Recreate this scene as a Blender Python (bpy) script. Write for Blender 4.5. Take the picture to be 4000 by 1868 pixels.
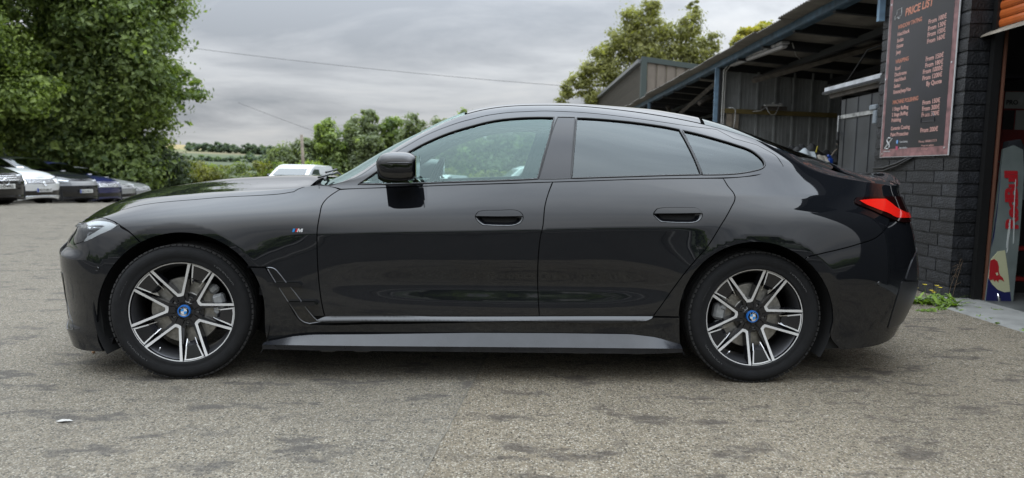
import bpy, bmesh, math, random
import numpy as np
from mathutils import Vector, Matrix, geometry
R=math.radians
random.seed(7); rng=np.random.default_rng(11)
S=bpy.context.scene
for o in list(bpy.data.objects): bpy.data.objects.remove(o,do_unlink=True)
COL=S.collection
# ---------------------------------------------------------------- camera
cd=bpy.data.cameras.new('camera'); cam=bpy.data.objects.new('camera',cd); COL.objects.link(cam)
cd.sensor_fit='HORIZONTAL'; cd.sensor_width=36.0; cd.lens=36.0*2660/4000
cam.location=(0,0,1.0565)
cam.matrix_world=Matrix.Translation((0,0,1.0565))@Matrix.Rotation(R(90)-.0991,4,'X')@Matrix.Rotation(.0168,4,'Z')
cd.clip_start=.05; cd.clip_end=3000
cd.dof.use_dof=True; cd.dof.focus_distance=3.5; cd.dof.aperture_fstop=2.6
S.camera=cam
S.render.resolution_x=1024; S.render.resolution_y=478
S.view_settings.view_transform='Standard'; S.view_settings.look='None'
S.view_settings.exposure=0.0; S.view_settings.gamma=1.0
try: S.view_settings.use_curve_mapping=False
except Exception: pass
# ---------------------------------------------------------------- sky
SUN_EL,SUN_AZ=R(58),R(25)
def build_world():
    w=bpy.data.worlds.new('World'); S.world=w; w.use_nodes=True
    nt=w.node_tree; n=nt.nodes; l=nt.links; n.clear()
    out=n.new('ShaderNodeOutputWorld'); bg=n.new('ShaderNodeBackground'); l.new(bg.outputs[0],out.inputs[0])
    sky=n.new('ShaderNodeTexSky'); sky.sky_type='NISHITA'; sky.sun_disc=False
    sky.sun_elevation=SUN_EL; sky.sun_rotation=SUN_AZ; sky.dust_density=3; sky.air_density=1.2
    tc=n.new('ShaderNodeTexCoord'); sep=n.new('ShaderNodeSeparateXYZ'); l.new(tc.outputs['Generated'],sep.inputs[0])
    def math_(op,a,b=None,c=None,clamp=False):
        m=n.new('ShaderNodeMath'); m.operation=op; m.use_clamp=clamp
        for i,v in enumerate((a,b,c)):
            if v is None: continue
            if isinstance(v,(int,float)): m.inputs[i].default_value=v
            else: l.new(v,m.inputs[i])
        return m.outputs[0]
    z=math_('MAXIMUM',sep.outputs[2],0.0)
    # cloud deck seen in perspective: direction / (height + small)
    den=math_('ADD',z,.12)
    cx=math_('DIVIDE',sep.outputs[0],den); cy=math_('DIVIDE',sep.outputs[1],den)
    comb=n.new('ShaderNodeCombineXYZ'); l.new(cx,comb.inputs[0]); l.new(cy,comb.inputs[1])
    mp=n.new('ShaderNodeMapping'); l.new(comb.outputs[0],mp.inputs[0]); mp.inputs['Scale'].default_value=(.62,.74,1); mp.inputs['Location'].default_value=(3.1,1.2,0); mp.inputs['Rotation'].default_value=(0,0,.25)
    n1=n.new('ShaderNodeTexNoise'); n1.inputs['Scale'].default_value=1.15; n1.inputs['Detail'].default_value=7; n1.inputs['Roughness'].default_value=.58; n1.inputs['Distortion'].default_value=.35
    l.new(mp.outputs[0],n1.inputs[0])
    n2=n.new('ShaderNodeTexNoise'); n2.inputs['Scale'].default_value=.45; n2.inputs['Detail'].default_value=3; l.new(mp.outputs[0],n2.inputs[0])
    mix=math_('ADD',math_('MULTIPLY',n1.outputs[0],.65),math_('MULTIPLY',n2.outputs[0],.35))
    cr=n.new('ShaderNodeValToRGB'); l.new(mix,cr.inputs[0])
    e=cr.color_ramp.elements; e[0].position=.38; e[0].color=(.37,.395,.43,1); e[1].position=.60; e[1].color=(.74,.745,.75,1)
    x=e.new(.46); x.color=(.50,.52,.55,1)
    x=e.new(.52); x.color=(.62,.64,.665,1)
    # overcast luminance: zenith brighter than horizon
    grad=math_('ADD',math_('ADD',math_('MULTIPLY',z,1.0),math_('MULTIPLY',math_('MULTIPLY',z,z),8.5)),.80)
    # pale band hugging the horizon
    hz=math_('SUBTRACT',1.0,math_('DIVIDE',z,.055),clamp=True)
    hm=n.new('ShaderNodeMixRGB'); l.new(math_('MULTIPLY',hz,.75),hm.inputs[0]); l.new(cr.outputs[0],hm.inputs[1]); hm.inputs[2].default_value=(.80,.81,.79,1)
    sc=n.new('ShaderNodeMixRGB'); sc.blend_type='MULTIPLY'; sc.inputs[0].default_value=1; l.new(hm.outputs[0],sc.inputs[1])
    cg=n.new('ShaderNodeCombineXYZ')
    for i in range(3): l.new(grad,cg.inputs[i])
    bl=n.new('ShaderNodeMixRGB'); bl.blend_type='MULTIPLY'; l.new(math_('MULTIPLY',z,1.0),bl.inputs[0]); l.new(cg.outputs[0],bl.inputs[1]); bl.inputs[2].default_value=(.89,.965,1.045,1)
    l.new(bl.outputs[0],sc.inputs[2])
    # a little of the clear sky above the deck
    sk=n.new('ShaderNodeMixRGB'); sk.blend_type='MULTIPLY'; sk.inputs[0].default_value=1; l.new(sky.outputs[0],sk.inputs[1]); sk.inputs[2].default_value=(.1,.1,.1,1)
    fin=n.new('ShaderNodeMixRGB'); fin.inputs[0].default_value=.94; l.new(sk.outputs[0],fin.inputs[1]); l.new(sc.outputs[0],fin.inputs[2])
    l.new(fin.outputs[0],bg.inputs[0]); bg.inputs[1].default_value=1.0
build_world()
sl=bpy.data.lights.new('sun','SUN'); sl.energy=.6; sl.angle=R(130); sl.color=(1,.97,.92)
so=bpy.data.objects.new('sun',sl); COL.objects.link(so)
so.rotation_euler=(R(-32),0,R(-25))
# ---------------------------------------------------------------- helpers
def newmat(name): 
    m=bpy.data.materials.new(name); m.use_nodes=True; return m,m.node_tree.nodes,m.node_tree.links
ALB=.62      # all base colours are kept low: the overcast sky overhead is bright
def bsdf(n): return n['Principled BSDF']
def pbr(name,col,rough=.5,metal=0,ior=1.5,coat=0,noise=None,bump=None,alpha=None,trans=0,wear=None):
    """noise=(scale, amount): colour variation; bump=(scale, strength)"""
    if metal<.5: col=tuple(c*ALB for c in col)
    m,n,l=newmat(name); b=bsdf(n)
    b.inputs['Base Color'].default_value=(*col,1); b.inputs['Roughness'].default_value=rough
    b.inputs['Metallic'].default_value=metal; b.inputs['IOR'].default_value=ior; b.inputs['Coat Weight'].default_value=coat
    if coat: b.inputs['Coat Roughness'].default_value=.03
    if trans: b.inputs['Transmission Weight'].default_value=trans
    tc=n.new('ShaderNodeTexCoord')
    if noise:
        t=n.new('ShaderNodeTexNoise'); t.inputs['Scale'].default_value=noise[0]; t.inputs['Detail'].default_value=6; l.new(tc.outputs['Object'],t.inputs[0])
        r=n.new('ShaderNodeValToRGB'); l.new(t.outputs[0],r.inputs[0]); a=noise[1]
        r.color_ramp.elements[0].position=.3; r.color_ramp.elements[1].position=.7
        r.color_ramp.elements[0].color=(*[c*(1-a) for c in col],1); r.color_ramp.elements[1].color=(*[min(1,c*(1+a)) for c in col],1)
        l.new(r.outputs[0],b.inputs['Base Color'])
    if bump:
        t=n.new('ShaderNodeTexNoise'); t.inputs['Scale'].default_value=bump[0]; t.inputs['Detail'].default_value=5; l.new(tc.outputs['Object'],t.inputs[0])
        q=n.new('ShaderNodeBump'); q.inputs['Strength'].default_value=bump[1]; q.inputs['Distance'].default_value=.01; l.new(t.outputs[0],q.inputs['Height']); l.new(q.outputs[0],b.inputs['Normal'])
    return m
def link(name,me,parent=None,mats=None):
    o=bpy.data.objects.new(name,me); COL.objects.link(o)
    if mats is not None:
        for m in (mats if isinstance(mats,(list,tuple)) else [mats]): me.materials.append(m)
    if parent is not None: o.parent=parent
    return o
def mesh(name,V,F,mat=None,parent=None,smooth=False,midx=None,normals=None):
    me=bpy.data.meshes.new(name)
    V=np.asarray(V,dtype=np.float32)
    if isinstance(F,np.ndarray) and F.ndim==2:
        k=F.shape[1]; nf=len(F)
        me.vertices.add(len(V)); me.vertices.foreach_set('co',V.ravel())
        me.loops.add(nf*k); me.loops.foreach_set('vertex_index',F.astype(np.int32).ravel())
        me.polygons.add(nf); me.polygons.foreach_set('loop_start',np.arange(0,nf*k,k,dtype=np.int32)); me.polygons.foreach_set('loop_total',np.full(nf,k,dtype=np.int32))
        me.update(calc_edges=True)
    else:
        me.from_pydata([tuple(map(float,v)) for v in V],[],[tuple(map(int,f)) for f in F]); me.update()
    if midx is not None: me.polygons.foreach_set('material_index',np.asarray(midx,dtype=np.int32))
    me.polygons.foreach_set('use_smooth',np.full(len(me.polygons),bool(smooth)))
    if normals is not None:
        me.normals_split_custom_set_from_vertices([tuple(map(float,n)) for n in normals])
    me.update()
    return link(name,me,parent,mat)
def empty(name,loc=(0,0,0),rz=0,label=None,cat=None,group=None,parent=None):
    o=bpy.data.objects.new(name,None); COL.objects.link(o); o.location=loc; o.rotation_euler=(0,0,rz); o.empty_display_size=.2
    if parent is not None: o.parent=parent
    return tag(o,label,cat,group)
def tag(o,label=None,cat=None,group=None,kind=None):
    if label: o['label']=label
    if cat: o['category']=cat
    if group: o['group']=group
    if kind: o['kind']=kind
    return o
class MB:
    """collects simple shapes into one mesh"""
    def __init__(s): s.v=[]; s.f=[]; s.m=[]
    def add(s,V,F,mi=0):
        b=len(s.v); s.v+= [tuple(v) for v in V]; s.f+=[tuple(i+b for i in f) for f in F]; s.m+=[mi]*len(F); return s
    def box(s,c,d,rot=None,mi=0,bev=0):
        x,y,z=[k/2 for k in d]
        if bev:
            b=min(bev,x*.9,y*.9,z*.9); V=[];
            for sx in(-1,1):
                for sy in(-1,1):
                    for sz in(-1,1):
                        V+=[(sx*x,sy*(y-b),sz*(z-b)),(sx*(x-b),sy*y,sz*(z-b)),(sx*(x-b),sy*(y-b),sz*z)]
            idx=lambda a,b_,c_,k:((a*4+b_*2+c_)*3+k)
            F=[]
            for k,ax in enumerate('xyz'):
                for sgn in(0,1):
                    q=[(0,0),(1,0),(1,1),(0,1)]; f=[]
                    for p in q:
                        t=[0,0,0]; o=[i for i in range(3) if i!=k]; t[k]=sgn; t[o[0]]=p[0]; t[o[1]]=p[1]; f.append(idx(*t,k))
                    flip=(sgn==0) ^ (k==1)
                    F.append(f[::-1] if flip else f)
            for k in range(3):       # edges along axis k
                o=[i for i in range(3) if i!=k]
                for a in(0,1):
                    for b2 in(0,1):
                        t0=[0,0,0];t1=[0,0,0]; t1[k]=1
                        t0[o[0]]=t1[o[0]]=a; t0[o[1]]=t1[o[1]]=b2
                        F.append([idx(*t0,o[0]),idx(*t1,o[0]),idx(*t1,o[1]),idx(*t0,o[1])])
            for a in(0,1):
                for b2 in(0,1):
                    for c2 in(0,1): F.append([idx(a,b2,c2,0),idx(a,b2,c2,1),idx(a,b2,c2,2)])
        else:
            V=[(sx*x,sy*y,sz*z) for sx in(-1,1) for sy in(-1,1) for sz in(-1,1)]
            F=[(0,1,3,2),(4,6,7,5),(0,4,5,1),(2,3,7,6),(0,2,6,4),(1,5,7,3)]
        M=rot if rot is not None else Matrix.Identity(3)
        V=[tuple(M@Vector(v)+Vector(c)) for v in V]
        return s.add(V,F,mi)
    def tube(s,P,r,seg=8,mi=0,cap=True,closed=False):
        P=[Vector(p) for p in P]; n=len(P); V=[];F=[]
        rr=r if isinstance(r,(list,tuple)) else [r]*n
        up=None
        for i,p in enumerate(P):
            a=P[(i-1)%n] if (closed or i>0) else P[i]; b=P[(i+1)%n] if (closed or i<n-1) else P[i]
            t=(b-a).normalized()
            if up is None:
                up=Vector((0,0,1)) if abs(t.z)<.9 else Vector((1,0,0))
            u=(up-t*up.dot(t)).normalized(); w=t.cross(u); up=u
            for k in range(seg):
                A=2*math.pi*k/seg; V.append(tuple(p+(u*math.cos(A)+w*math.sin(A))*rr[i]))
        m=n if closed else n-1
        for i in range(m):
            for k in range(seg):
                a=i*seg+k; b=i*seg+(k+1)%seg; c=((i+1)%n)*seg+(k+1)%seg; d=((i+1)%n)*seg+k; F.append((a,b,c,d))
        if cap and not closed: F.append(tuple(range(seg))[::-1]); F.append(tuple((n-1)*seg+k for k in range(seg)))
        return s.add(V,F,mi)
    def lathe(s,prof,c=(0,0,0),axis='y',seg=48,mi=0,a0=0,a1=2*math.pi):
        """prof: (radius, along axis)"""
        full=abs(a1-a0-2*math.pi)<1e-6; ns=seg if full else seg+1; V=[];F=[]
        for k in range(ns):
            A=a0+(a1-a0)*k/seg; ca,sa=math.cos(A),math.sin(A)
            for r,h in prof:
                if axis=='y': V.append((c[0]+r*ca,c[1]+h,c[2]+r*sa))
                elif axis=='z': V.append((c[0]+r*ca,c[1]+r*sa,c[2]+h))
                else: V.append((c[0]+h,c[1]+r*ca,c[2]+r*sa))
        m=len(prof)
        for k in range(seg):
            k2=(k+1)%ns
            for i in range(m-1): F.append((k*m+i,k*m+i+1,k2*m+i+1,k2*m+i))
        return s.add(V,F,mi)
    def prism(s,poly,fn,d0,d1,mi=0,side=True,cap0=True,cap1=True,mis=None):
        """poly: 2-D loop; fn(p,d)->3-D"""
        n=len(poly); V=[fn(p,d0) for p in poly]+[fn(p,d1) for p in poly]; F=[]
        if cap0: F.append(tuple(range(n)))
        if cap1: F.append(tuple(range(2*n-1,n-1,-1)))
        s.add(V,F,mi)
        if side: s.add(V,[(i,n+i,n+(i+1)%n,(i+1)%n) for i in range(n)],mi if mis is None else mis)
        return s
    def build(s,name,mat,parent=None,smooth=False,auto=None,fix=True):
        me=bpy.data.meshes.new(name); me.from_pydata([tuple(map(float,v)) for v in s.v],[],s.f)
        me.polygons.foreach_set('material_index',np.array(s.m,dtype=np.int32))
        if fix:
            bm=bmesh.new(); bm.from_mesh(me); bmesh.ops.recalc_face_normals(bm,faces=bm.faces); bm.to_mesh(me); bm.free()
        me.polygons.foreach_set('use_smooth',np.full(len(me.polygons),bool(smooth or auto)))
        if auto: 
            me.set_sharp_from_angle(angle=R(auto))
        me.update()
        return link(name,me,parent,mat)
def text_mesh(body,size,font=None,extrude=0.0,align='LEFT',spacing=1.0,bold=0.0):
    """returns verts (N,3) in xy plane and faces"""
    c=bpy.data.curves.new('t','FONT'); c.body=body; c.size=size; c.extrude=extrude; c.align_x=align; c.space_character=spacing; c.resolution_u=3; c.offset=bold
    o=bpy.data.objects.new('t',c); COL.objects.link(o)
    dg=bpy.context.evaluated_depsgraph_get(); me=o.evaluated_get(dg).to_mesh()
    V=[tuple(v.co) for v in me.vertices]; F=[tuple(p.vertices) for p in me.polygons]
    o.evaluated_get(dg).to_mesh_clear(); bpy.data.objects.remove(o,do_unlink=True); bpy.data.curves.remove(c)
    return V,F
def copy_tree(o,parent=None,dx=None):
    c=o.copy(); COL.objects.link(c)
    if parent is not None: c.parent=parent
    for ch in list(o.children): copy_tree(ch,c)
    return c

# ---------------------------------------------------------------- body surface of the saloon (car space, metres)
def nspline(xk, yk, x):
    """natural cubic spline, linear beyond the ends"""
    xk=np.asarray(xk,float); yk=np.asarray(yk,float); x=np.asarray(x,float)
    n=len(xk); h=np.diff(xk); A=np.zeros((n,n)); b=np.zeros((n,)+yk.shape[1:])
    A[0,0]=A[-1,-1]=1
    for i in range(1,n-1):
        A[i,i-1]=h[i-1]; A[i,i]=2*(h[i-1]+h[i]); A[i,i+1]=h[i]
        b[i]=6*((yk[i+1]-yk[i])/h[i]-(yk[i]-yk[i-1])/h[i-1])
    M=np.linalg.solve(A,b)
    xc=np.clip(x,xk[0],xk[-1]); i=np.clip(np.searchsorted(xk,xc)-1,0,n-2)
    hh=h[i]; a=(xk[i+1]-xc)/hh; c=(xc-xk[i])/hh
    if yk.ndim>1: a=a[...,None]; c=c[...,None]; hh=hh[...,None]
    y=a*yk[i]+c*yk[i+1]+((a**3-a)*M[i]+(c**3-c)*M[i+1])*hh**2/6
    return y
XA,XB=-1.75,1.93
TK=np.array([0,.11,.24,.34,.42,.50,.70,.86,1.0])
# per control line: nose x, tail x, [(x, half width)], [(x, height)]
LINES=[
 (-2.23,2.5,[(-2.2,0.8),(-1.9,0.86),(-1.0,0.87),(0,0.88),(1.0,0.88),(1.9,0.87),(2.4,0.8)],[(-2.3,0.25),(-2.22,0.205),(-2.1,0.145),(-1.9,0.125),(-1.6,0.15),(-1.0,0.19),(0,0.19),(1.0,0.19),(1.7,0.17),(2.0,0.175),(2.2,0.2),(2.34,0.25),(2.45,0.31)]),
 (-2.29,2.575,[(-2.2,0.84),(-1.7,0.895),(-1.0,0.895),(0,0.897),(1.0,0.897),(1.8,0.9),(2.4,0.85)],[(-2.26,0.34),(-1.9,0.34),(-1.0,0.36),(0,0.36),(1,0.36),(1.8,0.37),(2.2,0.39),(2.5,0.43)]),
 (-2.295,2.57,[(-2.2,0.86),(-1.7,0.905),(-1.0,0.907),(-0.4,0.908),(0.4,0.908),(1.0,0.91),(1.5,0.927),(1.9,0.916),(2.4,0.86)],[(-2.28,0.53),(-1.9,0.55),(-1.4,0.57),(-0.7,0.57),(0,0.58),(0.7,0.59),(1.4,0.6),(2.0,0.6),(2.5,0.6)]),
 (-2.28,2.55,[(-2.2,0.855),(-1.7,0.895),(-1.2,0.905),(-0.7,0.907),(0,0.91),(0.6,0.912),(1.1,0.918),(1.6,0.918),(1.9,0.902),(2.4,0.84)],[(-2.27,0.64),(-2.0,0.665),(-1.7,0.7),(-1.2,0.72),(-0.7,0.737),(-0.1,0.757),(0.5,0.777),(1.09,0.794),(1.7,0.79),(2.1,0.76),(2.5,0.72)]),
 (-2.205,2.52,[(-2.2,0.82),(-1.7,0.868),(-1.2,0.876),(-0.7,0.879),(0,0.884),(0.6,0.889),(1.1,0.896),(1.6,0.886),(1.9,0.862),(2.4,0.8)],[(-2.24,0.7),(-2.0,0.745),(-1.7,0.79),(-1.2,0.828),(-0.7,0.85),(-0.1,0.872),(0.5,0.893),(1.1,0.908),(1.6,0.905),(2.0,0.88),(2.5,0.83)]),
 (-2.165,2.5,[(-2.2,0.72),(-1.95,0.765),(-1.7,0.785),(-1.2,0.79),(-0.7,0.808),(-0.1,0.83),(0.5,0.838),(1.0,0.838),(1.4,0.818),(1.8,0.775),(2.1,0.75),(2.45,0.7)],[(-2.22,0.735),(-2.05,0.772),(-1.9,0.797),(-1.7,0.842),(-1.487,0.872),(-1.25,0.894),(-1.0,0.914),(-0.66,0.95),(-0.3,0.973),(0,0.988),(0.396,1.006),(0.786,1.024),(1.2,1.042),(1.5,1.04),(1.8,1.015),(2.1,0.985),(2.3,0.965),(2.48,0.94)]),
 (-2.16,2.53,[(-2.2,0.52),(-1.9,0.6),(-1.5,0.63),(-1.1,0.67),(-0.85,0.735),(-0.66,0.755),(-0.42,0.7),(-0.15,0.64),(0.12,0.605),(0.5,0.59),(1.0,0.595),(1.3,0.615),(1.6,0.64),(1.9,0.655),(2.1,0.66),(2.4,0.63)],[(-2.21,0.757),(-2.1,0.79),(-1.95,0.84),(-1.75,0.89),(-1.5,0.924),(-1.2,0.945),(-0.95,0.955),(-0.8,0.963),(-0.64,1.003),(-0.42,1.142),(-0.285,1.22),(-0.15,1.281),(0,1.331),(0.15,1.36),(0.32,1.372),(0.5,1.374),(0.73,1.36),(1.0,1.329),(1.25,1.286),(1.45,1.236),(1.65,1.172),(1.85,1.0884),(2.05,1.0404),(2.25,1.0105),(2.4,1.022),(2.53,1.0447)]),
 (-2.158,2.55,[(-2.2,0.27),(-1.7,0.33),(-1.1,0.38),(-0.8,0.45),(-0.5,0.43),(-0.1,0.38),(0.5,0.34),(1.2,0.35),(1.7,0.37),(2.4,0.37)],[(-2.21,0.7589),(-2.13,0.7899),(-2.05,0.8199),(-1.95,0.8687),(-1.8,0.9236),(-1.65,0.9499),(-1.5,0.9729),(-1.25,0.9936),(-1.0,1.004),(-0.9,0.999),(-0.83,0.992),(-0.78,1.006),(-0.62,1.0944),(-0.43,1.2088),(-0.32,1.2658),(-0.145,1.3559),(0,1.403),(0.2,1.4308),(0.45,1.4427),(0.7,1.4392),(0.95,1.426),(1.2,1.3919),(1.4,1.347),(1.6,1.2813),(1.8,1.2142),(2.0,1.1473),(2.15,1.0954),(2.27,1.0657),(2.38,1.0617),(2.46,1.0794),(2.54,1.0767)]),
 (-2.155,2.555,[(-2.2,0),(0,0),(2.5,0)],[(-2.21,0.7619),(-2.13,0.7919),(-2.05,0.8219),(-1.95,0.8707),(-1.8,0.9256),(-1.65,0.9529),(-1.5,0.9779),(-1.25,1.0026),(-1.0,1.0135),(-0.92,1.010),(-0.86,1.005),(-0.80,1.027),(-0.66,1.1086),(-0.46,1.2232),(-0.34,1.2854),(-0.156,1.3783),(0,1.423),(0.2,1.4498),(0.45,1.4617),(0.7,1.4582),(0.95,1.445),(1.2,1.4079),(1.4,1.362),(1.6,1.2943),(1.8,1.2262),(2.0,1.1573),(2.15,1.1044),(2.27,1.0737),(2.38,1.0687),(2.46,1.0854),(2.54,1.0807)]),
]
UF,UB=.15,.87
PF,PR=2.8,2.9
def line_eval(i,u):
    xf,xr,Yk,Zk=LINES[i]
    x=np.where(u<UF, xf+(XA-xf)*(1-np.cos(np.clip(u/UF,0,1)*np.pi/2)),
      np.where(u>UB, xr-(xr-XB)*(1-np.cos(np.clip((1-u)/(1-UB),0,1)*np.pi/2)), XA+(XB-XA)*(u-UF)/(UB-UF)))
    Yk=np.array(Yk); Zk=np.array(Zk)
    y=nspline(Yk[:,0],Yk[:,1],x); z=nspline(Zk[:,0],Zk[:,1],x)
    sf=np.clip((x-xf)/(XA-xf),0,1); sr=np.clip((xr-x)/(xr-XB),0,1)
    E=np.sqrt(np.clip(1-(1-sf)**PF,0,1))*np.sqrt(np.clip(1-(1-sr)**PR,0,1))
    return np.stack([x,-y*E,z],-1)
def hub_r(x,z,hx): return np.hypot(x-hx,z-.338)
def crease(d,L,s): # unit ridge, rounded top
    return np.exp(-(np.sqrt(d*d+s*s)-s)/L)
def displace(P):
    x,y,z=P[...,0],P[...,1],P[...,2]
    side=np.clip((-y-.55)/.25,0,1); side=side*side*(3-2*side)
    # body crease under the handles
    zc=nspline([-1.2,-.7,-.1,.5,1.09,1.6],[.72,.737,.757,.777,.794,.80],x)
    fade=1/(1+np.exp(-(x+.80)/.05))*1/(1+np.exp((x-1.12)/.05))
    d=z-zc
    o=.0075*crease(d,.055,.003)*fade
    # hollow low on the doors
    fd=1/(1+np.exp(-(x+.55)/.13))*1/(1+np.exp((x-.95)/.15))
    o-= .017*np.exp(-((z-.49)/.075)**2)*fd
    # arches
    for hx,R,A,Lr in ((-1.428,.440,.022,.17),(1.428,.425,.036,.19)):
        r=hub_r(x,z,hx); up=1/(1+np.exp(-(z-.42)/.07))
        o+= A*np.where(r>R,np.exp(-(np.sqrt((r-R)**2+.004**2)-.004)/Lr),1-.25*np.clip(R-r,0,.08))*(.25+.75*up)
    # hip over the rear wheel
    fh=1/(1+np.exp(-(x-1.15)/.12))*1/(1+np.exp((x-1.95)/.06))
    o+= .006*crease(z-.956,.05,.006)*fh
    Q=P.copy(); Q[...,1]=y-o*side
    # front bumper: step under the lamps, slimmer waist, lip near the road
    fx=np.clip((-x-1.86)/.22,0,1); fx=fx*fx*(3-2*fx)
    st=lambda a,b:(lambda q:q*q*(3-2*q))(np.clip((z-a)/(b-a),0,1))
    dn=-.032*st(.590,.640)*(1-st(.70,.80))+.028*(1-st(.215,.265))-.010*st(.27,.34)*(1-st(.42,.54))
    vx=x+1.72; vy=y; L=np.sqrt(vx*vx+vy*vy)+1e-6
    Q[...,0]+=dn*fx*vx/L; Q[...,1]+=dn*fx*vy/L
    return Q
def _basis(t):
    I=np.eye(len(TK)); return nspline(TK,I,t)
def surf(u,t):
    u=np.asarray(u,float); t=np.asarray(t,float)
    K=np.stack([line_eval(i,u) for i in range(9)],-2)   # ...,9,3
    B=_basis(t)                                          # ...,9
    return displace((B[...,None]*K).sum(-2))
def surf_n(u,t,e=4e-4):
    u=np.clip(u,e,1-e); t=np.clip(t,0,1)
    du=surf(u+e,t)-surf(u-e,t)
    dt=surf(u,np.minimum(t+e,1))-surf(u,np.maximum(t-e,0))
    n=np.cross(du,dt); n/=np.linalg.norm(n,axis=-1,keepdims=True)+1e-12
    return n

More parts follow.
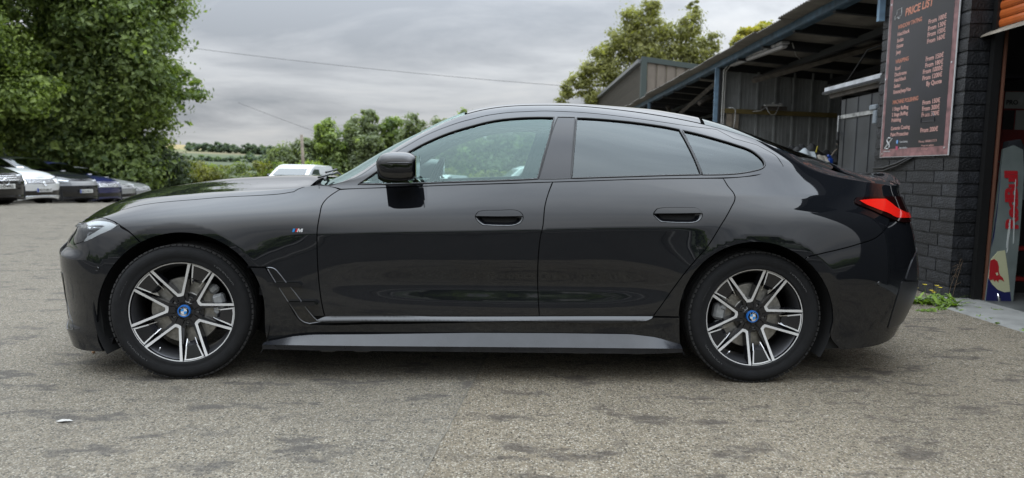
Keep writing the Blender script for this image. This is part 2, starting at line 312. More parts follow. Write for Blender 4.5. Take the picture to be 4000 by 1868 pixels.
PAN={"hood":[[0.1179,0.4829],[0.1287,0.4863],[0.1403,0.5118],[0.149,0.5071],[0.1618,0.516],[0.1785,0.5187],[0.2035,0.5176],[0.2187,0.5161],[0.2464,0.5189],[0.2838,0.5138],[0.3027,0.5129],[0.3156,0.5214],[0.3252,0.607],[0.3241,0.655],[0.3271,0.71],[0.3251,0.8],[0.3212,0.9],[0.3192,1.0],[0.3163,1.0],[0.2875,1.0],[0.2588,1.0],[0.23,1.0],[0.2013,1.0],[0.1725,1.0],[0.1438,1.0],[0.115,1.0],[0.0863,1.0],[0.0575,1.0],[0.0288,1.0],[0.0,1.0],[0.0,0.9],[0.0,0.75],[0.0,0.6],[0.0,0.497],[0.02,0.495],[0.04,0.492],[0.062,0.487],[0.087,0.4702],[0.0932,0.4942],[0.113,0.4849]],
"front_wing":[[0.1179,0.4829],[0.1287,0.4863],[0.1403,0.5118],[0.149,0.5071],[0.1618,0.516],[0.1785,0.5187],[0.2035,0.5176],[0.2187,0.5161],[0.2464,0.5189],[0.2838,0.5138],[0.3027,0.5129],[0.3156,0.5214],[0.3252,0.607],[0.3241,0.655],[0.3277,0.7],[0.3359,0.675],[0.3388,0.62],[0.3437,0.565],[0.3608,0.5025],[0.3502,0.4665],[0.3463,0.4427],[0.3452,0.4063],[0.3436,0.3532],[0.3435,0.3384],[0.3435,0.266],[0.3444,0.194],[0.3463,0.1328],[0.3487,0.0848],[0.3394,0.0849],[0.3309,0.0928],[0.3247,0.1177],[0.3147,0.1772],[0.3061,0.2234],[0.3022,0.2358],[0.298,0.2408],[0.2949,0.2407],[0.2779,0.241],[0.2789,0.2463],[0.2764,0.2568],[0.2738,0.2669],[0.271,0.2767],[0.268,0.286],[0.2648,0.2949],[0.2615,0.3033],[0.2581,0.3112],[0.2545,0.3185],[0.2508,0.3251],[0.2471,0.3311],[0.2432,0.3364],[0.2392,0.341],[0.2352,0.345],[0.2312,0.3482],[0.2271,0.3507],[0.2229,0.3524],[0.2188,0.3535],[0.2146,0.3537],[0.2105,0.3532],[0.2063,0.3519],[0.2022,0.3498],[0.1982,0.347],[0.1941,0.3434],[0.1902,0.339],[0.1863,0.3339],[0.1825,0.3281],[0.1788,0.3217],[0.1685,0.3626],[0.1577,0.3944],[0.1538,0.4065],[0.1502,0.4169],[0.145,0.4285],[0.1396,0.4408],[0.1323,0.4547],[0.1236,0.47],[0.113,0.4849]],
"front_bumper":[[0.1579,0.391],[0.1686,0.3617],[0.1788,0.3217],[0.1752,0.3147],[0.1717,0.307],[0.1683,0.2988],[0.1651,0.29],[0.1619,0.2808],[0.1589,0.271],[0.1561,0.2607],[0.1534,0.25],[0.1508,0.2389],[0.1485,0.2274],[0.1464,0.2156],[0.1444,0.2035],[0.1426,0.1912],[0.1409,0.1788],[0.1393,0.1664],[0.1379,0.1539],[0.1366,0.1414],[0.1356,0.1291],[0.1347,0.1169],[0.134,0.1048],[0.1317,0.0643],[0.1305,0.0284],[0.134,0.0],[0.09,0.0],[0.045,0.0],[0.0,0.0],[0.0,0.05],[0.0,0.1139],[0.0,0.1777],[0.0,0.2416],[0.0,0.3054],[0.0,0.3693],[0.0,0.4331],[0.0,0.497],[0.02,0.495],[0.04,0.492],[0.062,0.487],[0.087,0.4702],[0.0881,0.4535],[0.0882,0.436],[0.0944,0.4159],[0.0953,0.3993],[0.0962,0.3845],[0.0991,0.369],[0.1018,0.3543],[0.1042,0.3417],[0.1042,0.3417],[0.1062,0.3335],[0.1163,0.3395],[0.1244,0.3456],[0.1315,0.3544],[0.1371,0.3645],[0.1427,0.3727],[0.1491,0.3824],[0.1538,0.3895],[0.1578,0.3962]],
"headlight":[[0.087,0.4702],[0.0932,0.4942],[0.113,0.4849],[0.1236,0.47],[0.1323,0.4547],[0.1396,0.4408],[0.145,0.4285],[0.1502,0.4169],[0.1538,0.4065],[0.1578,0.3962],[0.1538,0.3895],[0.1491,0.3824],[0.1427,0.3727],[0.1371,0.3645],[0.1315,0.3544],[0.1244,0.3456],[0.1163,0.3395],[0.1062,0.3335],[0.1042,0.3417],[0.1018,0.3543],[0.0991,0.369],[0.0962,0.3845],[0.0953,0.3993],[0.0944,0.4159],[0.0882,0.436],[0.0881,0.4535]],
"front_door":[[0.3608,0.5025],[0.3739,0.5021],[0.399,0.4998],[0.4662,0.5003],[0.5167,0.4999],[0.5687,0.5004],[0.5648,0.4682],[0.5613,0.425],[0.5588,0.3476],[0.5571,0.3253],[0.5551,0.2438],[0.5565,0.1453],[0.5578,0.0951],[0.5578,0.0951],[0.4559,0.0896],[0.3489,0.084],[0.3463,0.1328],[0.3444,0.194],[0.3435,0.266],[0.3435,0.3384],[0.3436,0.3532],[0.3452,0.4063],[0.3463,0.4427],[0.3502,0.4665]],
"rear_door":[[0.569,0.5003],[0.6459,0.501],[0.6926,0.499],[0.7374,0.4975],[0.7409,0.4744],[0.7448,0.4578],[0.7461,0.4453],[0.7451,0.4324],[0.7422,0.4169],[0.7327,0.3608],[0.7187,0.2951],[0.7053,0.2543],[0.697,0.2255],[0.6899,0.1951],[0.6697,0.0998],[0.6065,0.0969],[0.5578,0.0951],[0.5565,0.1453],[0.5551,0.2438],[0.5571,0.3253],[0.5588,0.3476],[0.5613,0.425],[0.5648,0.4682]],
"side_frame":[[0.3398,0.62],[0.374,0.6358],[0.3917,0.6865],[0.4132,0.6899],[0.426,0.6936],[0.438,0.7005],[0.4511,0.7024],[0.4635,0.702],[0.4769,0.7019],[0.4894,0.7004],[0.5031,0.702],[0.5156,0.7019],[0.5295,0.7025],[0.5421,0.702],[0.5615,0.7042],[0.5826,0.7025],[0.6097,0.7018],[0.6363,0.7015],[0.6635,0.701],[0.6899,0.7018],[0.7175,0.7069],[0.7457,0.7274],[0.7604,0.6897],[0.7847,0.6897],[0.7995,0.6395],[0.8032,0.5871],[0.8045,0.564],[0.7739,0.5116],[0.7568,0.5024],[0.7374,0.4975],[0.7409,0.4744],[0.7448,0.4578],[0.7461,0.4453],[0.7451,0.4324],[0.7422,0.4169],[0.7327,0.3608],[0.7187,0.2951],[0.7053,0.2543],[0.697,0.2255],[0.6899,0.1951],[0.6697,0.0998],[0.6963,0.0989],[0.6952,0.1],[0.6951,0.1134],[0.6952,0.1264],[0.6955,0.139],[0.6961,0.1511],[0.6969,0.1629],[0.6979,0.1742],[0.6991,0.1851],[0.7004,0.1956],[0.702,0.2057],[0.7037,0.2152],[0.7057,0.2242],[0.7078,0.2327],[0.7102,0.2406],[0.7127,0.248],[0.7154,0.2549],[0.7183,0.2613],[0.7214,0.2673],[0.7245,0.2729],[0.7279,0.278],[0.7313,0.2826],[0.7349,0.2868],[0.7385,0.2905],[0.7423,0.2938],[0.7461,0.2965],[0.75,0.2988],[0.754,0.3005],[0.758,0.3017],[0.762,0.3024],[0.7661,0.3025],[0.7701,0.3021],[0.7742,0.3012],[0.7782,0.2997],[0.7823,0.2977],[0.7862,0.2952],[0.7901,0.2922],[0.794,0.2887],[0.7978,0.2846],[0.8015,0.2802],[0.8051,0.2752],[0.8086,0.2698],[0.8121,0.2638],[0.8138,0.2676],[0.8258,0.2766],[0.8448,0.2883],[0.8624,0.3017],[0.8726,0.3128],[0.8818,0.3296],[0.8882,0.3522],[0.8936,0.3763],[0.8967,0.3947],[0.8977,0.4047],[0.8907,0.4142],[0.8844,0.4244],[0.8788,0.4318],[0.8744,0.4372],[0.8718,0.4413],[0.8704,0.4464],[0.8714,0.4548],[0.8737,0.463],[0.8824,0.4689],[0.8938,0.4745],[0.9081,0.4816],[0.957,0.55],[0.945,0.62],[0.925,0.69],[0.895,0.735],[0.87,0.745],[0.8422,0.745],[0.8144,0.745],[0.7867,0.745],[0.7589,0.745],[0.7311,0.745],[0.7033,0.745],[0.6755,0.745],[0.6478,0.745],[0.62,0.745],[0.5922,0.745],[0.5644,0.745],[0.5366,0.745],[0.5089,0.745],[0.4811,0.745],[0.4533,0.745],[0.4043,0.735],[0.3593,0.7],[0.3417,0.655]],
"side_sill":[[0.2918,0.099],[0.292,0.1128],[0.2919,0.1263],[0.2917,0.1395],[0.2911,0.1525],[0.2904,0.1653],[0.2894,0.1777],[0.2882,0.1898],[0.2867,0.2017],[0.2851,0.2133],[0.2832,0.2246],[0.2811,0.2356],[0.2762,0.239],[0.2945,0.2388],[0.3034,0.1951],[0.3141,0.1353],[0.324,0.0748],[0.3284,0.0633],[0.3338,0.0587],[0.3935,0.0603],[0.531,0.0771],[0.6613,0.0836],[0.6668,0.0882],[0.6704,0.0961],[0.6958,0.0969],[0.6984,0.0102],[0.699,0.0],[0.6,0.0],[0.5,0.0],[0.4,0.0],[0.292,0.0],[0.291,0.0317]],
"rear_bumper":[[0.8138,0.2676],[0.8258,0.2766],[0.8448,0.2883],[0.8624,0.3017],[0.8726,0.3128],[0.8818,0.3296],[0.8882,0.3522],[0.8936,0.3763],[0.8967,0.3947],[0.9037,0.3996],[0.9108,0.3956],[0.9184,0.3976],[0.985,0.4],[1.0,0.4],[1.0,0.0],[0.95,0.0],[0.9,0.0],[0.862,0.0],[0.8492,0.0404],[0.8493,0.087],[0.8486,0.0994],[0.8477,0.112],[0.8465,0.1246],[0.845,0.1373],[0.8433,0.1498],[0.8415,0.1621],[0.8395,0.174],[0.8373,0.1855],[0.835,0.1965],[0.8326,0.207],[0.83,0.2169],[0.8273,0.2262],[0.8245,0.2349],[0.8216,0.243],[0.8185,0.2505],[0.8153,0.2574],[0.8121,0.2638]],
"tail_lamp":[[0.8704,0.4464],[0.8714,0.4548],[0.8737,0.463],[0.8824,0.4689],[0.8938,0.4745],[0.9081,0.4816],[0.9417,0.494],[0.9406,0.4749],[0.9395,0.4535],[0.9384,0.4333],[0.9384,0.4163],[0.9292,0.4036],[0.9184,0.3976],[0.9108,0.3956],[0.9037,0.3996],[0.8977,0.4047],[0.8907,0.4142],[0.8844,0.4244],[0.8788,0.4318],[0.8744,0.4372],[0.8718,0.4413]],
"tailgate":[[0.9184,0.3976],[0.9384,0.4163],[0.9406,0.4749],[0.9417,0.494],[0.9081,0.4816],[0.957,0.55],[0.945,0.62],[0.925,0.69],[0.895,0.735],[0.88,0.76],[0.88,0.88],[0.88,1.0],[0.93,1.0],[0.96,1.0],[1.0,1.0],[1.0,0.8],[1.0,0.6],[1.0,0.41],[0.985,0.41]],
"roof":[[0.4826,0.75],[0.5017,0.75],[0.5208,0.75],[0.5399,0.75],[0.5591,0.75],[0.5782,0.75],[0.5973,0.75],[0.6164,0.75],[0.6355,0.75],[0.6546,0.75],[0.6738,0.75],[0.6929,0.75],[0.712,0.75],[0.7311,0.75],[0.737,0.85],[0.7409,1.0],[0.7272,1.0],[0.705,1.0],[0.6827,1.0],[0.6605,1.0],[0.6383,1.0],[0.616,1.0],[0.5938,1.0],[0.5715,1.0],[0.5493,1.0],[0.5271,1.0],[0.5048,1.0],[0.4826,1.0],[0.4816,0.85]],
"windscreen":[[0.3457,0.715],[0.3633,0.715],[0.4043,0.742],[0.4533,0.752],[0.4807,0.752],[0.4797,0.85],[0.4807,1.0],[0.4533,1.0],[0.4271,1.0],[0.4009,1.0],[0.3746,1.0],[0.3484,1.0],[0.3222,1.0],[0.3241,0.9],[0.332,0.8]],
"rear_window":[[0.735,0.752],[0.7543,0.752],[0.7736,0.752],[0.7929,0.752],[0.8121,0.752],[0.8314,0.752],[0.8507,0.752],[0.87,0.752],[0.877,0.8],[0.877,0.9],[0.877,1.0],[0.86,1.0],[0.8405,1.0],[0.8209,1.0],[0.8014,1.0],[0.7819,1.0],[0.7623,1.0],[0.7428,1.0],[0.7409,0.87]],
"cowl":[[0.3378,0.635],[0.3427,0.7],[0.33,0.8],[0.3232,0.9],[0.3212,1.0],[0.3202,1.0],[0.3222,0.9],[0.328,0.8],[0.3365,0.7]],
"window_surround":[[0.362,0.505],[0.3739,0.5021],[0.399,0.4998],[0.4662,0.5003],[0.5697,0.5003],[0.6459,0.501],[0.7346,0.4991],[0.7568,0.5024],[0.7739,0.5116],[0.7854,0.5202],[0.8008,0.5436],[0.8045,0.564],[0.8032,0.5871],[0.7995,0.6395],[0.7847,0.6897],[0.7604,0.6897],[0.7457,0.7274],[0.7175,0.7069],[0.6899,0.7018],[0.6635,0.701],[0.6363,0.7015],[0.6097,0.7018],[0.5826,0.7025],[0.5615,0.7042],[0.5421,0.702],[0.5295,0.7025],[0.5156,0.7019],[0.5031,0.702],[0.4894,0.7004],[0.4769,0.7019],[0.4635,0.702],[0.4511,0.7024],[0.438,0.7005],[0.426,0.6936],[0.4132,0.6899],[0.3917,0.6865],[0.374,0.6358],[0.3398,0.595],[0.3408,0.56]],
"air_curtain":[[0.0771,0.2148],[0.0882,0.2152],[0.0848,0.1645],[0.0853,0.1085],[0.102,0.0517],[0.0877,0.0456],[0.0793,0.074],[0.0782,0.1146],[0.076,0.1695]],
"reflA":[[0.1131,0.4176],[0.1233,0.4239],[0.1342,0.4143],[0.1387,0.4042],[0.1384,0.3949],[0.1277,0.3926],[0.1192,0.4015]],
"reflB":[[0.1231,0.3808],[0.1337,0.3783],[0.1334,0.3671],[0.128,0.3531],[0.1228,0.3508],[0.122,0.3713]],
"glassF":[[0.3785,0.5262],[0.3856,0.562],[0.3951,0.6019],[0.4071,0.6278],[0.4168,0.6389],[0.4265,0.6485],[0.4389,0.6586],[0.4514,0.6648],[0.464,0.6686],[0.4768,0.6702],[0.4897,0.6715],[0.5026,0.6742],[0.5156,0.6761],[0.5287,0.6768],[0.5419,0.6777],[0.5551,0.6776],[0.5729,0.6767],[0.5704,0.6499],[0.5659,0.6072],[0.5609,0.569],[0.5562,0.5309],[0.5542,0.5103],[0.5285,0.5092],[0.4661,0.5097],[0.4349,0.5106],[0.4036,0.5146]],
"pillarB":[[0.5765,0.6779],[0.5945,0.6785],[0.5928,0.6383],[0.5898,0.5831],[0.5868,0.5091],[0.5692,0.5091],[0.555,0.5102],[0.5586,0.54],[0.565,0.5926],[0.5708,0.6378]],
"glassR":[[0.5963,0.6774],[0.6175,0.6789],[0.6353,0.6799],[0.6532,0.6808],[0.6709,0.6804],[0.6886,0.6793],[0.7034,0.6754],[0.7077,0.6176],[0.7117,0.5679],[0.7159,0.509],[0.6799,0.5096],[0.6462,0.5098],[0.6127,0.5098],[0.5876,0.5095],[0.5902,0.5659],[0.5942,0.6384]],
"glassQ":[[0.706,0.6739],[0.7198,0.6693],[0.7402,0.6594],[0.7571,0.6492],[0.7736,0.6326],[0.7807,0.6024],[0.7842,0.5757],[0.7844,0.5541],[0.7804,0.5372],[0.7724,0.5261],[0.7574,0.5146],[0.7396,0.5092],[0.7172,0.5084],[0.7135,0.5535],[0.7091,0.6113]],
"handleF":[[0.4941,0.3869],[0.4945,0.393],[0.4971,0.4041],[0.5009,0.4066],[0.5163,0.4071],[0.5332,0.4059],[0.5371,0.3993],[0.5394,0.3896],[0.5399,0.3835],[0.5163,0.3841]],
"handleR":[[0.666,0.3862],[0.6667,0.3932],[0.6695,0.4043],[0.6738,0.4074],[0.6889,0.4088],[0.7064,0.4082],[0.7096,0.4021],[0.7118,0.3933],[0.7127,0.3881],[0.6905,0.3864]],
"pocketF":[[0.4945,0.3869],[0.5394,0.3836],[0.5397,0.376],[0.5371,0.363],[0.5318,0.3568],[0.5134,0.3565],[0.5011,0.3594],[0.4968,0.371]],
"pocketR":[[0.6662,0.3855],[0.7124,0.3874],[0.7125,0.3793],[0.7103,0.3665],[0.7058,0.3585],[0.6903,0.3567],[0.6729,0.3596],[0.669,0.3708]],
"vent":[[0.2963,0.2399],[0.3002,0.2393],[0.3037,0.235],[0.3067,0.2249],[0.3133,0.1966],[0.3178,0.1795],[0.3277,0.1341],[0.3311,0.116],[0.3379,0.0847],[0.341,0.0733],[0.3432,0.0693],[0.3469,0.068],[0.3339,0.0609],[0.3289,0.0663],[0.325,0.0769],[0.32,0.1061],[0.3142,0.138],[0.3084,0.1699],[0.3034,0.1979],[0.2992,0.2217]],
"drl":[[0.1102,0.4437],[0.1258,0.4415],[0.1373,0.4288],[0.1453,0.4165],[0.1528,0.3983],[0.1466,0.3794],[0.1381,0.3624],[0.1283,0.347],[0.1214,0.3431],[0.1233,0.354],[0.1322,0.3737],[0.1376,0.3881],[0.1418,0.4011],[0.1386,0.4093],[0.13,0.4159],[0.1187,0.4186]],
"tail_red":[[0.8746,0.4528],[0.8813,0.4585],[0.8891,0.4637],[0.8999,0.4681],[0.9042,0.4566],[0.9096,0.4429],[0.9214,0.4326],[0.9395,0.4344],[0.942,0.4174],[0.9155,0.4125],[0.9048,0.4103],[0.9009,0.4135],[0.8983,0.4191],[0.8887,0.4295],[0.8796,0.4411],[0.8765,0.4469]],
"diff":[[0.9057,0.1933],[0.9417,0.1671],[0.9406,0.136],[0.9351,0.0979],[0.9307,0.0597],[0.9284,0.0358],[0.9013,0.0497],[0.9011,0.0725],[0.9015,0.1185],[0.9031,0.1557]],
"diffup":[[0.9203,0.2637],[0.9395,0.3031],[0.9406,0.253],[0.9417,0.2148],[0.9417,0.1695],[0.9093,0.1968],[0.9134,0.2297]],
"strip":[[0.3489,0.084],[0.4559,0.0896],[0.5578,0.0951],[0.6697,0.0998],[0.6684,0.0935],[0.6622,0.0871],[0.531,0.0809],[0.3936,0.0707],[0.3465,0.0691],[0.3409,0.0744]],
"badge":[[0.3249,0.3547]],
"sensorF":[[0.1383,0.2396]],
"sensorR":[[0.8854,0.1951]]}
# ================================================================ THE BLACK SALOON
PAINT=pbr('black_paint',(.0055,.0055,.0065),rough=.018,ior=1.56)
def _paint_detail(m):
    n=m.node_tree.nodes; l=m.node_tree.links; b=bsdf(n)
    tc=n.new('ShaderNodeTexCoord'); t=n.new('ShaderNodeTexNoise'); t.inputs['Scale'].default_value=3.2; t.inputs['Detail'].default_value=2; l.new(tc.outputs['Object'],t.inputs[0])
    q=n.new('ShaderNodeBump'); q.inputs['Strength'].default_value=.10; q.inputs['Distance'].default_value=.02; l.new(t.outputs[0],q.inputs['Height']); l.new(q.outputs[0],b.inputs['Normal'])
    # film of road dust, thicker near the sills
    sp=n.new('ShaderNodeSeparateXYZ'); l.new(tc.outputs['Object'],sp.inputs[0])
    t2=n.new('ShaderNodeTexNoise'); t2.inputs['Scale'].default_value=9; t2.inputs['Detail'].default_value=8; l.new(tc.outputs['Object'],t2.inputs[0])
    mr=n.new('ShaderNodeMapRange'); mr.inputs['From Min'].default_value=.85; mr.inputs['From Max'].default_value=.2; mr.inputs['To Min'].default_value=.0; mr.inputs['To Max'].default_value=.09; l.new(sp.outputs[2],mr.inputs[0])
    mu=n.new('ShaderNodeMath'); mu.operation='MULTIPLY'; l.new(mr.outputs[0],mu.inputs[0]); l.new(t2.outputs[0],mu.inputs[1])
    mx=n.new('ShaderNodeMixRGB'); l.new(mu.outputs[0],mx.inputs[0]); mx.inputs[1].default_value=(.0045,.005,.0062,1); mx.inputs[2].default_value=(.07,.07,.068,1); l.new(mx.outputs[0],b.inputs['Base Color'])
    ad=n.new('ShaderNodeMath'); ad.operation='MULTIPLY_ADD'; l.new(mu.outputs[0],ad.inputs[0]); ad.inputs[1].default_value=.5; ad.inputs[2].default_value=.025; l.new(ad.outputs[0],b.inputs['Roughness'])
_paint_detail(PAINT)
GLOSSBLK=pbr('gloss_black_trim',(.004,.004,.0045),rough=.05,ior=1.7)
SATIN=pbr('satin_black_trim',(.018,.018,.020),rough=.32,ior=1.6,noise=(20,.3))
SKIRT=pbr('satin_grey_skirt',(.022,.023,.027),rough=.22,ior=1.46,noise=(14,.25))
PILLARM=pbr('pillar_cover',(.009,.008,.010),rough=.10,ior=1.44)
MATTE=pbr('matte_black',(.006,.006,.006),rough=.9)
RUBBER=pbr('seal_rubber',(.006,.006,.006),rough=.45)
CABIN=pbr('cabin_trim',(.02,.02,.021),rough=.8,noise=(40,.3))
def glass(name,tint,ior,gl=(1,1,1)):
    m,n,l=newmat(name); n.remove(n['Principled BSDF']); o=n['Material Output']
    tr=n.new('ShaderNodeBsdfTransparent'); tr.inputs[0].default_value=(*tint,1)
    g=n.new('ShaderNodeBsdfGlossy'); g.inputs['Roughness'].default_value=.012; g.inputs[0].default_value=(*gl,1)
    f=n.new('ShaderNodeFresnel'); f.inputs[0].default_value=ior
    x=n.new('ShaderNodeMixShader'); l.new(f.outputs[0],x.inputs[0]); l.new(tr.outputs[0],x.inputs[1]); l.new(g.outputs[0],x.inputs[2]); l.new(x.outputs[0],o.inputs[0])
    return m
GLASS=glass('window_glass',(.62,.74,.70),1.58,(.80,1,.97))
DARKGLASS=glass('privacy_glass',(.09,.09,.09),1.58,(.93,1,1))
LENS=glass('lamp_lens',(.93,.95,.95),1.55)

def smooth_loop(P,step,corner=38,closed=True):
    """resample a (u,t) loop: Catmull-Rom through soft vertices, straight into corners"""
    P=np.array(P,float); Sx=np.array([4.85,2.1]); Q=P*Sx
    keep=[True]*len(P)
    d=np.linalg.norm(Q-np.roll(Q,-1,0),axis=1)
    P=P[d>1e-4]; Q=P*Sx; n=len(P); out=[]
    def turn(i):
        a=Q[i]-Q[i-1]; b=Q[(i+1)%n]-Q[i]; c=np.dot(a,b)/(np.linalg.norm(a)*np.linalg.norm(b)+1e-12)
        return math.degrees(math.acos(max(-1,min(1,c))))
    cor=[turn(i)>corner or P[i][0]<.005 or P[i][0]>.995 or P[i][1]>.999 for i in range(n)]
    for i in range(n):
        p0,p1,p2,p3=P[i-1],P[i],P[(i+1)%n],P[(i+2)%n]
        q1,q2=Q[i],Q[(i+1)%n]; L=np.linalg.norm(q2-q1); k=max(1,int(round(L/step)))
        La=np.linalg.norm(Q[i]-Q[i-1])+1e-9; Lb=np.linalg.norm(Q[(i+2)%n]-q2)+1e-9
        m1=(p2-p1) if cor[i] else ((p1-p0)/La*L+(p2-p1))/2
        m2=(p2-p1) if cor[(i+1)%n] else ((p3-p2)/Lb*L+(p2-p1))/2
        for j in range(k):
            s=j/k; h1=2*s**3-3*s**2+1; h2=s**3-2*s**2+s; h3=-2*s**3+3*s**2; h4=s**3-s**2
            out.append(h1*p1+h2*m1+h3*p2+h4*m2)
    out=np.array(out); out[:,0]=np.clip(out[:,0],0,1); out[:,1]=np.clip(out[:,1],0,1)
    return out
def fixed(P): return (P[:,0]<.004)|(P[:,0]>.996)|(P[:,1]>.9985)
def inset(P,g):
    """move a (u,t) loop inwards by g metres, measured on the surface"""
    A=((P[:,0]*np.roll(P[:,1],-1))-(np.roll(P[:,0],-1)*P[:,1])).sum()
    s=1 if A>0 else -1
    uu=np.clip(P[:,0],.002,.998); tt=np.clip(P[:,1],.001,.999); e=5e-4
    Pu=(surf(uu+e,tt)-surf(uu-e,tt))/(2*e); Pt=(surf(uu,tt+e)-surf(uu,tt-e))/(2*e)
    T=np.roll(P,-1,0)-np.roll(P,1,0); T3=Pu*T[:,:1]+Pt*T[:,1:]
    T3/=np.linalg.norm(T3,axis=1,keepdims=True)+1e-9
    n=np.cross(Pu,Pt); n/=np.linalg.norm(n,axis=1,keepdims=True)+1e-12
    m=s*np.cross(n,T3)
    G11=(Pu*Pu).sum(1);G12=(Pu*Pt).sum(1);G22=(Pt*Pt).sum(1); b1=(m*Pu).sum(1);b2=(m*Pt).sum(1); D=G11*G22-G12**2+1e-12
    du=(G22*b1-G12*b2)/D; dt=(-G12*b1+G11*b2)/D
    Q=P.copy(); f=fixed(P); k=np.where(f,0,g)
    Q[:,0]+=du*k; Q[:,1]+=dt*k
    Q[:,0]=np.clip(Q[:,0],0,1); Q[:,1]=np.clip(Q[:,1],0,1)
    return Q
def inpoly(X,P):
    x,y=X[:,0],X[:,1]; r=np.zeros(len(X),bool); n=len(P)
    for i in range(n):
        a,b=P[i],P[(i+1)%n]
        c=((a[1]>y)!=(b[1]>y))
        if not c.any(): continue
        xi=(b[0]-a[0])*(y-a[1])/(b[1]-a[1]+1e-15)+a[0]
        r^=c&(x<xi)
    return r
SXY=np.array([4.85,2.1])
def tri_domain(loops,step):
    """loops[0] outer, others holes, in (u,t). returns points, tris"""
    O=loops[0]; lo,hi=O.min(0),O.max(0)
    gu=np.arange(lo[0],hi[0],step/4.85); gt=np.arange(lo[1]+.3*step/2.1,hi[1],step/2.1)
    G=np.stack(np.meshgrid(gu,gt,indexing='ij'),-1).reshape(-1,2)
    m=inpoly(G,O)
    for h in loops[1:]: m&=~inpoly(G,h)
    G=G[m]
    B=np.concatenate(loops); 
    if len(G):
        keep=np.ones(len(G),bool)
        for i in range(0,len(G),2000):
            d=((G[i:i+2000,None]*SXY-B[None]*SXY)**2).sum(-1).min(1); keep[i:i+2000]=d>(.45*step)**2
        G=G[keep]
    pts=np.concatenate([B,G]); edges=[]; b=0
    for l in loops:
        n=len(l); edges+=[(b+i,b+(i+1)%n) for i in range(n)]; b+=n
    r=geometry.delaunay_2d_cdt([Vector((p[0]*4.85,p[1]*2.1)) for p in pts],edges,[],0,1e-6)
    V=np.array([(v.x/4.85,v.y/2.1) for v in r[0]]); F=np.array(r[2])
    c=V[F].mean(1); m=inpoly(c,O)
    for h in loops[1:]: m&=~inpoly(c,h)
    F=F[m]
    return V,F
def bowl(V,loop,depth,width):
    B=smooth_loop(loop,.006); d=np.full(len(V),9.)
    for i in range(0,len(V),1500): d[i:i+1500]=np.sqrt((((V[i:i+1500,None]-B[None])*SXY)**2).sum(-1).min(1))
    s=np.clip(d/width,0,1); return -depth*(s*s*(3-2*s))
def panel(name,loop,mat,parent,holes=(),gap=.0028,step=.024,off=0.0,lip=.012,sides='both',whole=False,shape=None,label=None):
    L=[inset(smooth_loop(loop,.013),gap)]+[inset(smooth_loop(h,.010),-gap) for h in holes]
    V,F=tri_domain(L,step)
    P=surf(V[:,0],V[:,1]); N=surf_n(V[:,0],V[:,1])
    if shape is not None:
        k=shape(V); P2=P+N*(k+off)[:,None]
        me=np.zeros_like(N)   # recompute normals from the shaped triangles
        fn=np.cross(P2[F[:,1]]-P2[F[:,0]],P2[F[:,2]]-P2[F[:,0]])
        sg=np.sign((fn*N[F[:,0]]).sum(1))[:,None]; fn=fn*sg
        for j in range(3): np.add.at(me,F[:,j],fn)
        N=me/(np.linalg.norm(me,axis=1,keepdims=True)+1e-12); P=P2
    else: P=P+N*off
    fn=np.cross(P[F[:,1]]-P[F[:,0]],P[F[:,2]]-P[F[:,0]]); fl=(fn*N[F[:,0]]).sum(1)<0
    F[fl]=F[fl][:,::-1]
    P[:,1]=np.where(V[:,1]>.9985,0,P[:,1]); P[:,1]=np.where((V[:,0]<1e-4)|(V[:,0]>1-1e-4),0,P[:,1])
    VV=[P];NN=[N];FF=[F]; base=len(P)
    if lip:
        for l in L:
            q=surf(l[:,0],l[:,1]); nn=surf_n(l[:,0],l[:,1]); 
            if shape is not None: pass
            q=q+nn*off; n=len(l); a=q; b_=q-nn*lip; fx=fixed(l)
            T=np.roll(q,-1,0)-np.roll(q,1,0); sn=np.cross(T,nn); sn/=np.linalg.norm(sn,axis=1,keepdims=True)+1e-9
            A=((l[:,0]*np.roll(l[:,1],-1))-(np.roll(l[:,0],-1)*l[:,1])).sum()
            i=np.arange(n); j=(i+1)%n; ok=~(fx[i]&fx[j])
            T1=np.stack([base+i,base+j,base+n+j],1)[ok]; T2=np.stack([base+i,base+n+j,base+n+i],1)[ok]
            # orient away from the panel interior
            Fl=np.concatenate([T1,T2]); 
            pn=np.cross(b_[0]-a[0],a[1]-a[0]) 
            VV+=[a,b_]; NN+=[sn,sn]; FF+=[Fl]; base+=2*n
    P=np.concatenate(VV);N=np.concatenate(NN);F=np.concatenate(FF)
    # keep face winding and normals consistent
    fn=np.cross(P[F[:,1]]-P[F[:,0]],P[F[:,2]]-P[F[:,0]]); fl=(fn*N[F].mean(1)).sum(1)<0; F[fl]=F[fl][:,::-1]
    M=np.array([1,-1,1.])
    if whole:
        P2=np.concatenate([P,P*M]);N2=np.concatenate([N,N*M]);F2=np.concatenate([F,F[:,::-1]+len(P)])
        o=mesh(name,P2,F2,mat,parent,True,normals=N2)
        if label: o['label']=label
        return [o]
    r=[]
    if sides in('both','near'): r.append(mesh(name,P,F,mat,parent,True,normals=N))
    if sides in('both','far'): r.append(mesh(name,P*M,F[:,::-1],mat,parent,True,normals=N*M))
    if label:
        for o in r: o['label']=label
    return r
def seam_tube(loop,r,off,closed=True,step=.02):
    """points along a (u,t) path on the surface"""
    if closed: l=smooth_loop(loop,step)
    else:
        l=np.array(loop,float); d=np.r_[0,np.cumsum(np.linalg.norm((l[1:]-l[:-1])*SXY,axis=1))]; s=np.arange(0,d[-1],step)
        l=np.stack([np.interp(s,d,l[:,0]),np.interp(s,d,l[:,1])],1)
    return surf(l[:,0],l[:,1])+surf_n(l[:,0],l[:,1])*off
CAR=empty('parked_car',(-.2217,4.2423,0),.035,'glossy black four door fastback car with blue ringed hub caps, parked side on in front','car')
car=CAR
for nm in('hood','front_bumper','tailgate','rear_bumper'): pass
P_=PAN
